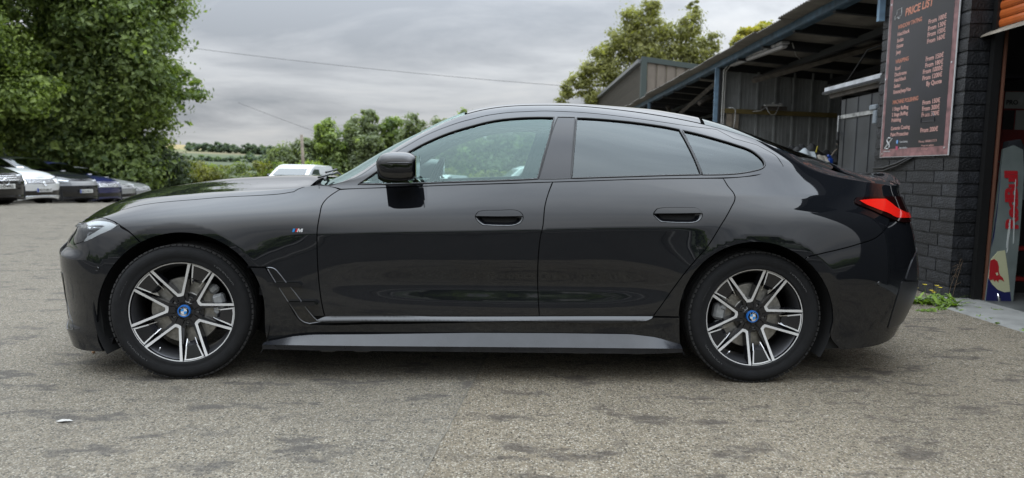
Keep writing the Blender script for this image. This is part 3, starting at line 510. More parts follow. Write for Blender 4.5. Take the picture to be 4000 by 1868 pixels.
panel('bonnet',P_['hood'],PAINT,car,whole=True)
panel('front_wing',P_['front_wing'],PAINT,car,step=.018)
panel('front_bumper',P_['front_bumper'],PAINT,car,whole=True,step=.02)
hF=P_['pocketF'][2:]+[P_['handleF'][0]]+P_['handleF'][1:9]; hR=P_['pocketR'][2:]+[P_['handleR'][0]]+P_['handleR'][1:9]
def merge_handle(h,p): return h[:9]+p[2:][:]
dF=panel('front_door',P_['front_door'],PAINT,car,holes=[merge_handle(P_['handleF'],P_['pocketF'])],step=.018)
dR=panel('rear_door',P_['rear_door'],PAINT,car,holes=[merge_handle(P_['handleR'],P_['pocketR'])],step=.018)
for ds,hn,pn in((dF,'handleF','pocketF'),(dR,'handleR','pocketR')):
    full=merge_handle(P_[hn],P_[pn])
    b=panel('handle_recess',full,PAINT,None,gap=0,step=.008,lip=0,shape=lambda V,full=full:bowl(V,full,.034,.045))
    h=panel('door_handle',P_[hn],PAINT,None,gap=.002,step=.012,off=.010,lip=.022)
    for k in range(2): b[k].parent=ds[k]; h[k].parent=ds[k]
panel('side_frame',P_['side_frame'],PAINT,car,step=.018)
panel('side_sill',P_['side_sill'],PAINT,car,gap=.002)
panel('rear_bumper',P_['rear_bumper'],PAINT,car,whole=True,step=.02)
tg=panel('tailgate',P_['tailgate'],PAINT,car,whole=True)[0]
panel('roof_panel',P_['roof'],PAINT,car,whole=True,step=.03)
panel('windscreen',P_['windscreen'],GLASS,car,whole=True,off=-.004,lip=0,step=.04)
panel('rear_window',P_['rear_window'],DARKGLASS,car,whole=True,off=-.003,lip=0,step=.04)
panel('cowl_panel',P_['cowl'],MATTE,car,off=-.03,lip=0,whole=True)
panel('window_surround',P_['window_surround'],PAINT,car,holes=[P_['glassF'],P_['pillarB'],P_['glassR'],P_['glassQ']],gap=.0022,step=.02)
panel('front_window',P_['glassF'],GLASS,car,gap=-.004,off=-.006,lip=0,step=.03)
panel('rear_door_window',P_['glassR'],DARKGLASS,car,gap=-.004,off=-.006,lip=0,step=.03)
panel('quarter_window',P_['glassQ'],DARKGLASS,car,gap=-.004,off=-.006,lip=0,step=.03)
panel('pillar_cover',P_['pillarB'],PILLARM,car,gap=.003,off=-.001,step=.03)
for s in(1,-1):
    for k in('glassF','glassR','glassQ','pillarB'):
        q=seam_tube(P_[k],.004,-.001); q=q*np.array([1,s,1])
        t=MB().tube(q,.0052 if k!='pillarB' else .0035,6,closed=True).build('window_seal',RUBBER,car,True)
    q=seam_tube(P_['belt' ] if 'belt' in P_ else P_['window_surround'][:14],.003,-.004,closed=False)
# black front, lower body, sensors
def ugrid(name,u0,u1,t0,t1,nu,nt,off,mat,parent,both=True):
    U,T=np.meshgrid(np.linspace(u0,u1,nu),np.linspace(t0,t1,nt),indexing='ij'); P=(surf(U,T)+surf_n(U,T)*off)
    if u0<=0: P[0,:,1]=0
    if u1>=1: P[-1,:,1]=0
    if t1>=1: P[:,-1,1]=0
    P=P.reshape(-1,3); F=np.array([(i*nt+j,(i+1)*nt+j,(i+1)*nt+j+1,i*nt+j+1) for i in range(nu-1) for j in range(nt-1)])
    c=P[F].mean(1); keep=np.ones(len(F),bool)
    for hx in(-1.428,1.428): keep&=~((np.hypot(c[:,0]-hx,c[:,2]-.338)<.425))
    F=F[keep]; P2=np.concatenate([P,P*np.array([1,-1,1.])]); F2=np.concatenate([F,F[:,::-1]+len(P)])
    return mesh(name,P2,F2,mat,parent,True)
ugrid('inner_shell',.0,1.0,.0,.485,120,30,-.022,MATTE,car)
ugrid('inner_shell',.0,.325,.485,1.0,40,20,-.03,MATTE,car)
ugrid('headlining',.385,.80,.745,1.0,40,14,-.035,CABIN,car)
gr=ugrid('kidney_grille',.0,.062,.23,.455,10,14,.004,GLOSSBLK,car)
mb=MB()
for k in range(9):
    u=.008+.006*k; q=surf(np.full(14,u),np.linspace(.25,.44,14))+surf_n(np.full(14,u),np.linspace(.25,.44,14))*.012
    for s in(1,-1): mb.tube(q*np.array([1,s,1]),.004,5)
mb.build('grille_bar',SATIN,gr,True)
ugrid('lower_intake',.0,.05,.03,.19,10,8,.004,SATIN,car)
panel('air_curtain',P_['air_curtain'],GLOSSBLK,car,gap=0,off=.002,lip=.004,step=.015,shape=lambda V:bowl(V,P_['air_curtain'],.03,.03))
# headlights
WHITEP=pbr('lamp_white',(.86,.88,.90),rough=.2); CHROME=pbr('chrome',(.75,.76,.78),rough=.12,metal=1)
HOUSE=pbr('lamp_housing',(.075,.08,.085),rough=.22,ior=1.8,noise=(25,.8))
hls=panel('headlight',P_['headlight'],LENS,car,gap=.002,off=-.001,lip=.0,step=.02)
inn=panel('lamp_housing',P_['headlight'],HOUSE,None,gap=.001,off=-.03,lip=0,step=.02,shape=lambda V:-.012*np.sin(V[:,0]*300)**2)
drl=panel('running_light',P_['drl'],WHITEP,None,gap=-.003,off=-.006,lip=.01,step=.01)
rfa=panel('reflector',P_['reflA'],CHROME,None,gap=0,off=-.012,lip=.006,step=.01,shape=lambda V:bowl(V,P_['reflA'],.010,.02)); rfb=panel('reflector',P_['reflB'],CHROME,None,gap=0,off=-.012,lip=.006,step=.01,shape=lambda V:-.006*np.sin(V[:,1]*700)**2)
for k in range(2):
    inn[k].parent=hls[k]; drl[k].parent=hls[k]; rfa[k].parent=hls[k]; rfb[k].parent=hls[k]
    s=(1,-1)[k]; m=MB()
    for a,(u,t) in enumerate(((.104,.452),(.104,.44),(.103,.428),(.112,.448))):
        p=(surf(np.array([u]),np.array([t]))+surf_n(np.array([u]),np.array([t]))*-.018)[0]*np.array([1,s,1]); m.box(p,(.075,.02,.010),Matrix.Rotation(.1,3,'Y'))
    m.build('projector',CHROME,hls[k])
# tail lights
TAILD=pbr('tail_lens_dark',(.012,.003,.003),rough=.05,ior=1.6); TAILR=pbr('tail_lens_red',(.78,.016,.010),rough=.10,ior=1.5,coat=.3)
tl=panel('tail_light',P_['tail_lamp'],TAILD,car,gap=.0005,off=.007,lip=.02,step=.014)
tr=panel('red_lens',P_['tail_red'],TAILR,None,gap=0,off=.0095,lip=0,step=.012)
for k in range(2): tr[k].parent=tl[k]
panel('bumper_trim',P_['diff'],SATIN,car,gap=0,off=.004,lip=.006,step=.02)
panel('bumper_trim',P_['diffup'],SKIRT,car,gap=0,off=.004,lip=.006,step=.02)
# vent in the wing with two fins
VRIM=pbr('vent_edge_glint',(.22,.225,.24),rough=.3,metal=.8)  # lighter metal stands in for sky glints along the vent's gloss edges
vt=panel('wing_vent',P_['vent'],GLOSSBLK,car,gap=.001,off=-.003 if 0 else .002,lip=0,step=.012)
def cpt(px_): return px_
for k in range(2):
    s=(1,-1)[k]
    MB().tube(seam_tube(P_['vent'],.002,.003,step=.012)*np.array([1,s,1]),.0022,6,closed=True).build('vent_glint_line',VRIM,vt[k],True)
    for x0,z0 in ((-.945,.492),(-.872,.397)):
        a=MB(); y=.918
        poly=[(x0-.030,z0+.006),(x0+.095,z0+.006),(x0+.110,z0-.008),(x0+.094,z0-.012),(x0-.008,z0-.020)]
        a.prism(poly,lambda p,d:(p[0],-s*(y+d),p[1]),-.02,.014)
        a.build('vent_fin',GLOSSBLK,vt[k])
panel('sill_strip',P_['strip'],PAINT,car,gap=.0008,off=0,lip=.0,step=.008,shape=lambda V:.016*np.clip((np.interp(V[:,0],[.348,.5578,.67],[.084,.0951,.0994])-V[:,1])/.011,0,1))
# side skirt
sk_x=[-1.03,-.89,-.80,-.53,0,.44,.80,.93,1.055]
sk_t=[.192,.222,.231,.235,.247,.249,.247,.232,.197]; sk_m=[.188,.188,.187,.186,.186,.186,.185,.185,.185]; sk_b=[.165,.162,.160,.159,.158,.156,.155,.156,.164]
for s in(1,-1):
    xs=np.linspace(-1.03,1.055,60); m=MB(); V=[];F=[]
    for x in xs:
        t,md,b=[float(np.interp(x,sk_x,q)) for q in(sk_t,sk_m,sk_b)]
        V+=[(x,-s*.893,t),(x,-s*.932,md),(x,-s*.930,md-.004),(x,-s*.925,b),(x,-s*.80,b)]
    F=[(i*5+j,i*5+j+1,(i+1)*5+j+1,(i+1)*5+j) for i in range(len(xs)-1) for j in range(4)]
    m.add(V,F); m.build('side_skirt',SKIRT,car,auto=20)
    for x in(-.72,-.55,.55,.84): MB().box((x,-s*.88,.152),(.07,.03,.014)).build('jacking_lug',SATIN,car)
# underside, wheel housings
MB().box((0,0,.20),(2.0,1.70,.05)).box((0,0,.19),(4.2,1.0,.06)).build('underbody',MATTE,car)
for hx,rr in((-1.428,.425),(1.428,.40)):
    for s in(1,-1):
        m=MB(); m.lathe([(rr,-.885*s if 0 else 0)],(hx,0,.338),seg=4) if 0 else None
        pr=[(rr+.004,-s*.895),(rr-.004,-s*.86),(rr,-s*.60),(.02,-s*.60)]
        m.lathe(pr,(hx,0,.338),'y',40,a0=R(-30),a1=R(210)); m.build('wheel_housing',MATTE,car,True,fix=False)
# splash flaps by the front wheels
for s in(1,-1):
    MB().prism([(-1.93,.175),(-1.92,.15),(-1.86,.125),(-1.815,.15),(-1.80,.19)],lambda p,d:(p[0],-s*(.76+d),p[1]),0,.07).build('splash_flap',SATIN,car)
# ------------------------------------------------- wheels
RIMS=pbr('machined_face',(.95,.94,.92),rough=.38,metal=.45); RIMB=pbr('rim_black',(.012,.012,.014),rough=.16,ior=1.6); RIMG=pbr('rim_barrel',(.10,.10,.105),rough=.35,metal=.8)
TYRE=pbr('tyre_rubber',(.0085,.0085,.009),rough=.85,ior=1.35,noise=(30,.25),bump=(160,.25)); TREADM=pbr('tyre_tread',(.020,.019,.018),rough=.9,noise=(25,.5),bump=(120,.6))
DISC=pbr('brake_disc',(.27,.26,.24),rough=.38,metal=.9,noise=(60,.25)); CALI=pbr('brake_caliper',(.24,.245,.245),rough=.45,metal=.5,noise=(30,.3)); HATM=pbr('disc_hat',(.12,.115,.11),rough=.6,noise=(30,.4))
BLUE=pbr('cap_blue',(.015,.16,.55),rough=.25,coat=.5); RBLUE=pbr('roundel_blue',(.03,.30,.75),rough=.2,coat=1); RWHITE=pbr('roundel_white',(.8,.8,.8),rough=.2,coat=1); RBLK=pbr('roundel_black',(.006,.006,.006),rough=.2,coat=1); RLET=pbr('roundel_letter',(.7,.7,.72),rough=.2,metal=.5)
TRED=pbr('stripe_red',(.6,.01,.02),rough=.3); 
def fdep(r): return .010+.034*min(1,max(0,(.243-r)/.16))**1.1
def pol(a,b,ph): # radial a, tangential b, about direction ph
    c,s=math.cos(ph),math.sin(ph); return (a*c-b*s, a*s+b*c)
def make_wheel(parent,x,side,ph0,caliper_ang,steer=0.0,inner=False):
    """hub at (x, side*?, .338). local y axis: outwards is -1"""
    yo=-.905
    w=empty('wheel',(x,yo*side,.338),0 if side==1 else math.pi,parent=parent); w.rotation_euler[2]+=steer
    # tyre: flanks and tread ribs
    Rt=.337
    prof=[(.246,.018),(.250,.004),(.256,-.002),(.264,.0015),(.275,-.004),(.29,-.008),(.305,-.008),(.315,-.004),(.323,.003),(.3285,.012),(.333,.022)]
    mb=MB(); mb.lathe([(r,h) for r,h in prof],(0,0,0),'y',96)
    tp=[(.333,.022)]
    for a,b in((.030,.058),(.068,.105),(.115,.152),(.162,.195)):
        tp+=[(Rt-.007,a),(Rt-.0005,a+.001),(Rt,(a+b)/2),(Rt-.0005,b-.001),(Rt-.007,b)]
    tp+=[(.333,.203),(.30,.225),(.25,.215)]
    tt=mb.build('tyre',[TYRE,TREADM],w,True)
    tb=MB().lathe(tp,(0,0,0),'y',96); 
    tr_=tb.build('tread',TREADM,tt,auto=35)
    # shoulder blocks
    sb=MB()
    for k in range(76):
        A=2*math.pi*k/76; r0=.3300; M=Matrix.Rotation(-A,3,'Y')
        c=M@Vector((r0,.019,0)); sb.box(c,(.0085,.022,.021),M@Matrix.Rotation(.45,3,'Z'))
    sb.build('tread_block',TREADM,tt); tt.children[-1]['kind']='stuff'
    # raised lettering on the flank
    def arc_text(txt,size,ph,rad,sp=1.0):
        V,F=text_mesh(txt,size,extrude=.0004,align='CENTER',spacing=sp); out=[]
        for vx,vy,vz in V:
            a=ph-vx/rad; r=rad+vy; out.append((r*math.cos(a),-.0075-vz,r*math.sin(a)))
        return out,F
    LET=pbr('tyre_lettering',(.10,.10,.10),rough=.6) if 'tyre_lettering' not in bpy.data.materials else bpy.data.materials['tyre_lettering']
    lm=MB()
    for txt,size,ph,rad in(('HANKOOK',.026,R(42),.283),('245/45R18 100Y',.015,R(118),.290),('HANKOOK',.026,R(222),.283),('ventus S1 evo',.015,R(155),.288)):
        V,F=arc_text(txt,size,ph,rad); lm.add(V,F)
    lm.build('lettering',LET,tt)
    # rim barrel
    rb=MB().lathe([(.243,.004),(.246,.012),(.240,.016),(.232,.028),(.222,.045),(.214,.09),(.212,.16),(.235,.19)],(0,0,0),'y',72)
    rim=rb.build('rim',RIMG,w,True); rim.scale=(1.033,1,1.033)
    # ---- face
    def P3(p,d): r=math.hypot(*p); return (p[0],fdep(r)+d,p[1])
    hw=R(23.2)
    for k in range(5):
        ph=ph0+k*2*math.pi/5; outer=[];innr=[]
        na=11
        for i in range(na): 
            a=-hw+2*hw*i/(na-1); outer.append(pol(.244*math.cos(a),.244*math.sin(a),ph))
        outer+= [pol(.152,.0560,ph),pol(.0745,.0145,ph),pol(.072,0,ph),pol(.0745,-.0145,ph),pol(.152,-.0560,ph)]
        hi=R(19.9)
        for i in range(na):
            a=-hi+2*hi*i/(na-1); innr.append(pol(.2360*math.cos(a),.2345*math.sin(a),ph))
        innr+=[pol(.157,.0462,ph),pol(.0885,.0085,ph),pol(.0865,0,ph),pol(.0885,-.0085,ph),pol(.157,-.0462,ph)]
        n=len(outer)
        m=MB(); V=[P3(p,0) for p in outer]+[P3(p,.0005) for p in innr]
        m.add(V,[(i,(i+1)%n,n+(i+1)%n,n+i) for i in range(n)],0)
        # flanks: inwards from inner loop and outer loop
        def shr(p,c,q): 
            cc=pol(c,0,ph); return (p[0]+(cc[0]-p[0])*q,p[1]+(cc[1]-p[1])*q)
        Vi=[P3(p,.0005) for p in innr]+[ (lambda s_:(s_[0],fdep(math.hypot(*p))+.042,s_[1]))(shr(p,.17,.10)) for p in innr]
        m.add(Vi,[(i,(i+1)%n,n+(i+1)%n,n+i) for i in range(n)],1)
        Vo=[P3(p,0) for p in outer]+[(lambda s_:(s_[0],fdep(math.hypot(*p))+.030,s_[1]))(shr(p,.17,-.20 if i>=na else -.0)) for i,p in enumerate(outer)]
        m.add(Vo,[(i,(i+1)%n,n+(i+1)%n,n+i) for i in range(n)],1)
        m.build('spoke',[RIMS,RIMB],rim,auto=25)
        # blade between two spokes
        pb=ph+math.pi/5; a1=R(12.0)
        m=MB(); na2=7
        rimarc=[pol(.244*math.cos(a),.244*math.sin(a),pb) for a in np.linspace(-a1,a1,na2)]
        rimin=[pol(.2374*math.cos(a),.2395*math.sin(a),pb) for a in np.linspace(-a1,a1,na2)]
        m.add([P3(p,0) for p in rimarc]+[P3(p,0) for p in rimin],[(i,i+1,na2+i+1,na2+i) for i in range(na2-1)],0)
        m.add([P3(p,.0005) for p in rimin]+[P3(p,.007) for p in rimin],[(i,i+1,na2+i+1,na2+i) for i in range(na2-1)],1)
        a2=R(11.3)
        o2=[pol(.2355*math.cos(a),.2355*math.sin(a),pb) for a in np.linspace(-a2,a2,na2)]+[pol(.168,.0285,pb),pol(.168,-.0285,pb)]
        i2=[pol(.2300*math.cos(a),.2300*math.sin(a),pb) for a in np.linspace(-a2*.84,a2*.84,na2)]+[pol(.168,.0225,pb),pol(.168,-.0225,pb)]
        nn=len(o2); m.add([P3(p,.0025) for p in o2]+[P3(p,.003) for p in i2],[(i,i+1,nn+i+1,nn+i) for i in range(nn-2)]+[(nn-1,0,nn,2*nn-1)],0)
        m.add([P3(p,.0035) for p in i2],[tuple(range(nn))],1)
        # inner bevel of the blade, with two bright facets
        q0=[pol(.168,.0285,pb),pol(.168,-.0285,pb)]; q1=[pol(.132,.020,pb),pol(.132,-.020,pb)]; q2=[pol(.150,.014,pb),pol(.150,-.014,pb)]
        m.add([P3(q0[0],.0025),P3(q0[1],.0025),P3(q2[1],.022),P3(q2[0],.022)],[(0,1,2,3)],1)
        for sg in(0,1): m.add([P3(q0[sg],.0025),P3(q1[sg],.010),P3(q2[sg],.022)],[(0,1,2)],2)
        for sg in(-1,1): # thin rim going down the spoke side
            m.add([P3(pol(.168,sg*.0285,pb),.0025),P3(pol(.168,sg*.0250,pb),.003),P3(pol(.135,sg*.0165,pb),.012),P3(pol(.135,sg*.0205,pb),.011)],[(0,1,2,3)],2)
        m.add([P3(p,.0025) for p in o2]+[P3(p,.028) for p in o2],[(i,i+1,nn+i+1,nn+i) for i in range(nn-2)]+[(nn-1,0,nn,2*nn-1)],1)
        m.build('blade',[RIMS,RIMB,CHROME],rim,auto=25)
        # web joining hub and spoke foot
        m=MB(); web=[pol(.035,.020,ph),pol(.079,.0185,ph),pol(.125,.0395,ph),pol(.150,.0490,ph),pol(.120,.0465,ph),pol(.078,.0330,ph),pol(.045,.030,ph)]
        for sg in(1,-1):
            wv=[pol(a,sg*b,ph) for a,b in((.035,.020),(.079,.0170),(.152,.0555),(.146,.0610),(.112,.0470),(.080,.0335),(.045,.030))]
            m.prism(wv,lambda p,d:(p[0],fdep(math.hypot(*p))+d,p[1]),.004,.034)
        m.prism([pol(a,b,ph) for a,b in((.030,-.014),(.078,-.016),(.0765,0),(.078,.016),(.030,.014))],lambda p,d:(p[0],fdep(math.hypot(*p))+d,p[1]),.002,.03)
        m.build('spoke_foot',RIMB,rim)
        # wheel bolt
        bx,bz=pol(.056,0,pb)
        MB().lathe([(0,.052),(.0085,.052),(.0095,.056),(.0095,.07)],(bx,0,bz),'y',6).lathe([(.0150,.047),(.0150,.075)],(bx,0,bz),'y',16).build('wheel_bolt',HATM,rim)
    MB().lathe([(.0,.046),(.044,.046),(.058,.060),(.085,.062),(.085,.085)],(0,0,0),'y',40).build('hub',RIMB,rim,auto=30)
    cap=MB().lathe([(0,.036),(.0230,.036),(.0232,.034)],(0,0,0),'y',40).build('hub_cap',RBLK,rim,True)
    MB().lathe([(.0232,.038),(.0236,.0335),(.0285,.0335),(.0305,.040),(.0305,.050)],(0,0,0),'y',40).build('cap_ring',BLUE,cap,auto=40)
    for q in range(4):
        a0=q*math.pi/2; pts=[(0,0)]+[(.0145*math.cos(a0+i*math.pi/12),.0145*math.sin(a0+i*math.pi/12)) for i in range(7)]
        MB().add([(p[0],.0352,p[1]) for p in pts],[tuple(range(len(pts)))]).build('roundel_quarter',RBLUE if q%2 else RWHITE,cap)
    lm=MB()
    for ch,ph in(('B',R(130)),('M',R(90)),('W',R(50))):
        V,F=text_mesh(ch,.0085,extrude=.0002,align='CENTER'); rad=.0158
        lm.add([((rad+vy)*math.cos(ph-vx/rad),.0350-vz,(rad+vy)*math.sin(ph-vx/rad)) for vx,vy,vz in V],F)
    lm.build('letter',RLET,cap)
    MB().tube([(.225*math.cos(R(238)),.040,.225*math.sin(R(238))),(.205*math.cos(R(238)),.028,.205*math.sin(R(238)))],.0045,8).build('valve',CHROME,rim,True)
    # brake
    MB().lathe([(.085,.072),(.092,.078),(.165,.078),(.168,.082),(.168,.105)],(0,0,0),'y',64).build('brake_disc',DISC,w,auto=40)
    MB().lathe([(.0,.06),(.083,.062),(.086,.09)],(0,0,0),'y',40).build('disc_hat',HATM,w,auto=40)
    c=MB(); 
    for a,r0,dr,dt,dd in((0,.168,.060,.085,.05),(.42,.172,.050,.045,.035),(-.42,.172,.050,.045,.035)):
        A=caliper_ang+a; M=Matrix.Rotation(-A,3,'Y'); c.box(M@Vector((r0,.068,0)),(dr,dd,dt),M,bev=.012)
    A=caliper_ang-.2; M=Matrix.Rotation(-A,3,'Y'); c.box(M@Vector((.155,.045,0)),(.030,.016,.04),M,bev=.006)
    c.build('brake_caliper',CALI,w,auto=30)
    return w
make_wheel(car,-1.428,1,R(102),R(14),steer=.095)
make_wheel(car,1.428,1,R(102),R(172))
W3=make_wheel(car,-1.428,-1,R(100),R(10),steer=.095); W4=make_wheel(car,1.428,-1,R(90),R(170))
# ------------------------------------------------- mirrors
mo=[(490,280),(505,258),(540,222),(600,188),(680,172),(760,167),(850,164),(930,167),(1000,182),(1055,208),(1090,235),(1106,270),(1111,320),(1106,400),(1098,480),(1090,535),(1072,575),(1040,595),(960,610),(880,622),(780,622),(700,618),(620,606),(560,588),(515,555),(490,500),(472,430),(464,370),(468,320)]
MOX=[-0.365+(x-790)/4.01/ (2660/3.20) for x,y in mo]; MOZ=[1.069-(y-400)/4.01/(2660/3.20) for x,y in mo]
mcx,mcz=sum(MOX)/len(MOX),sum(MOZ)/len(MOZ)
for s in(1,-1):
    mi=empty('door_mirror',(mcx,-s*.95,mcz),0,parent=car)
    V=[];F=[]; n=len(mo)
    rings=[(-.105,.55),(-.09,.78),(-.05,.95),(0,1.0),(.03,.995),(.055,.96),(.072,.87),(.082,.70),(.088,.45),(.090,.15)]
    for d,k in rings:
        for x,z in zip(MOX,MOZ): 
            rear=(x-mcx)>0
            kk=k if not rear else 1-(1-k)*.55
            V.append(((x-mcx)*kk,-s*d,(z-mcz)*k))
    for a in range(len(rings)-1):
        for i in range(n): F.append((a*n+i,a*n+(i+1)%n,(a+1)*n+(i+1)%n,(a+1)*n+i))
    F.append(tuple(range(n))); F.append(tuple((len(rings)-1)*n+i for i in range(n)))
    MB().add(V,F).build('housing',GLOSSBLK,mi,auto=50)
    MB().box((.094,0,0),(.004,.16,.10),bev=.0).build('mirror_glass',CHROME,mi)
    # bright moulding line round the shell and the black foot
    zz=.012; q=[(-.088,-s*.03,zz-.004),(-.080,-s*.065,zz),(-.05,-s*.083,zz+.001),(0,-s*.0925,zz+.002),(.055,-s*.0925,zz+.002),(.078,-s*.085,zz+.002)]
    MB().tube(q,.0035,6).build('moulding',PAINT,mi,True)
    ft=MB(); f0=[(-.095,-.030),(-.076,-.038),(-.055,-.052),(.03,-.066),(.055,-.070),(.060,-.080),(-.062,-.080),(-.090,-.062)]
    ft.prism(f0,lambda p,d:(p[0],-s*d,p[1]),-.12,.03)
    ft.prism([(.065,-.045),(.075,-.05),(.105,-.076),(.085,-.078)],lambda p,d:(p[0],-s*d,p[1]),-.10,-.02)
    ft.build('mirror_foot',GLOSSBLK,mi)
# ------------------------------------------------- badge, sensors
def on_surf(u,t,off=0): 
    p=surf(np.array([u]),np.array([t]))[0]; n=surf_n(np.array([u]),np.array([t]))[0]; return p+n*off,n
bp,bn=on_surf(*P_['badge'][0],.001)
for s in(1,-1):
    b=empty('badge',(bp[0],bp[1]*s,bp[2]),parent=car); sc=.0027
    for k,(mm,a) in enumerate(((RBLUE,0),(RBLK,4.0),(TRED,5.4),)):
        w_=(3.6,1.4,3.0)[k]
        MB().prism([(a-9,-3),(a+w_-9,-3),(a+w_-7,3),(a-7,3)],lambda p,d:(p[0]*sc,-s*d,p[1]*sc),-.004,.004).build('stripe',mm,b)
    MB().prism([(-.6+0,-3),(1.2,-3),(2.6,.8),(3.4,-3),(5.2,-3),(7.4,.8),(6.6,-3),(9,-3),(10.2,3),(7.4,3),(4.6,-.6),(3.6,3),(1.4,3)],lambda p,d:(p[0]*sc,-s*d,p[1]*sc),-.004,.004).build('letter_m',RWHITE,b)
    for k_ in('sensorF','sensorR'):
        sp_,sn_=on_surf(*P_[k_][0],.0005); mq=MB(); 
        nrm=Vector(sn_); uu=nrm.orthogonal().normalized(); ww=nrm.cross(uu)
        V=[Vector(sp_)+(uu*math.cos(a)+ww*math.sin(a))*r+nrm*h for r,h in((.0,.0015),(.0085,.0015),(.0095,.000),(.011,.0005)) for a in np.linspace(0,2*math.pi,20,endpoint=False)]
        V=[(v.x,v.y*s,v.z) for v in V]; mq.add(V,[(a*20+i,a*20+(i+1)%20,(a+1)*20+(i+1)%20,(a+1)*20+i) for a in range(3) for i in range(20)]); mq.build('parking_sensor',GLOSSBLK,car)
# rear spoiler lip, wipers
q=[]; 
for y in np.linspace(-.56,.56,25): 
    e=1-(abs(y)/.60)**4; q.append((2.40+.055*e,y,1.066+.014*e))

for a,b in(((-.90,-.10,1.008),(-.80,-.58,.995)),((-.93,.45,1.005),(-.86,-.16,1.02))):
    m=MB().tube([a,((a[0]+b[0])/2,(a[1]+b[1])/2,(a[2]+b[2])/2+.02),b],.008,6).tube([(b[0]-.03,b[1]-.02,b[2]+.012),(b[0]+.02,b[1]+.05,b[2]+.03)],.006,6); m.build('wiper',SATIN,car,True)
# ------------------------------------------------- cabin
MB().box((.2,0,.42),(2.6,1.5,.04)).build('cabin_floor',CABIN,car)
MB().box((-.62,0,.80),(.34,1.44,.22),bev=.06).box((-.52,0,.62),(.25,1.44,.3)).build('dashboard',CABIN,car)
def seat(x,y):
    st=empty('seat',(x,y,.45),parent=car)
    MB().box((0,0,.08),(.50,.50,.16),bev=.05).build('cushion',CABIN,st)
    MB().box((.28,0,.34),(.12,.48,.56),Matrix.Rotation(.35,3,'Y'),bev=.05).build('backrest',CABIN,st)
    MB().box((.40,0,.66),(.09,.26,.16),Matrix.Rotation(.3,3,'Y'),bev=.04).build('headrest',CABIN,st)
for a in((.12,.37),(.12,-.37),(1.0,.37),(1.0,-.37)): seat(*a)
sw=empty('steering_wheel',(-.31,.37,.955),parent=car); sw.rotation_euler=(0,R(-68),0)
MB().tube([(.185*math.cos(a),.185*math.sin(a),0) for a in np.linspace(0,2*math.pi,36,endpoint=False)],.016,8,closed=True).build('rim',SATIN,sw,True)
MB().box((0,0,-.02),(.14,.12,.05),bev=.02).box((.0,.09,-.005),(.03,.14,.015)).box((0,-.09,-.005),(.03,.14,.015)).build('boss',SATIN,sw)

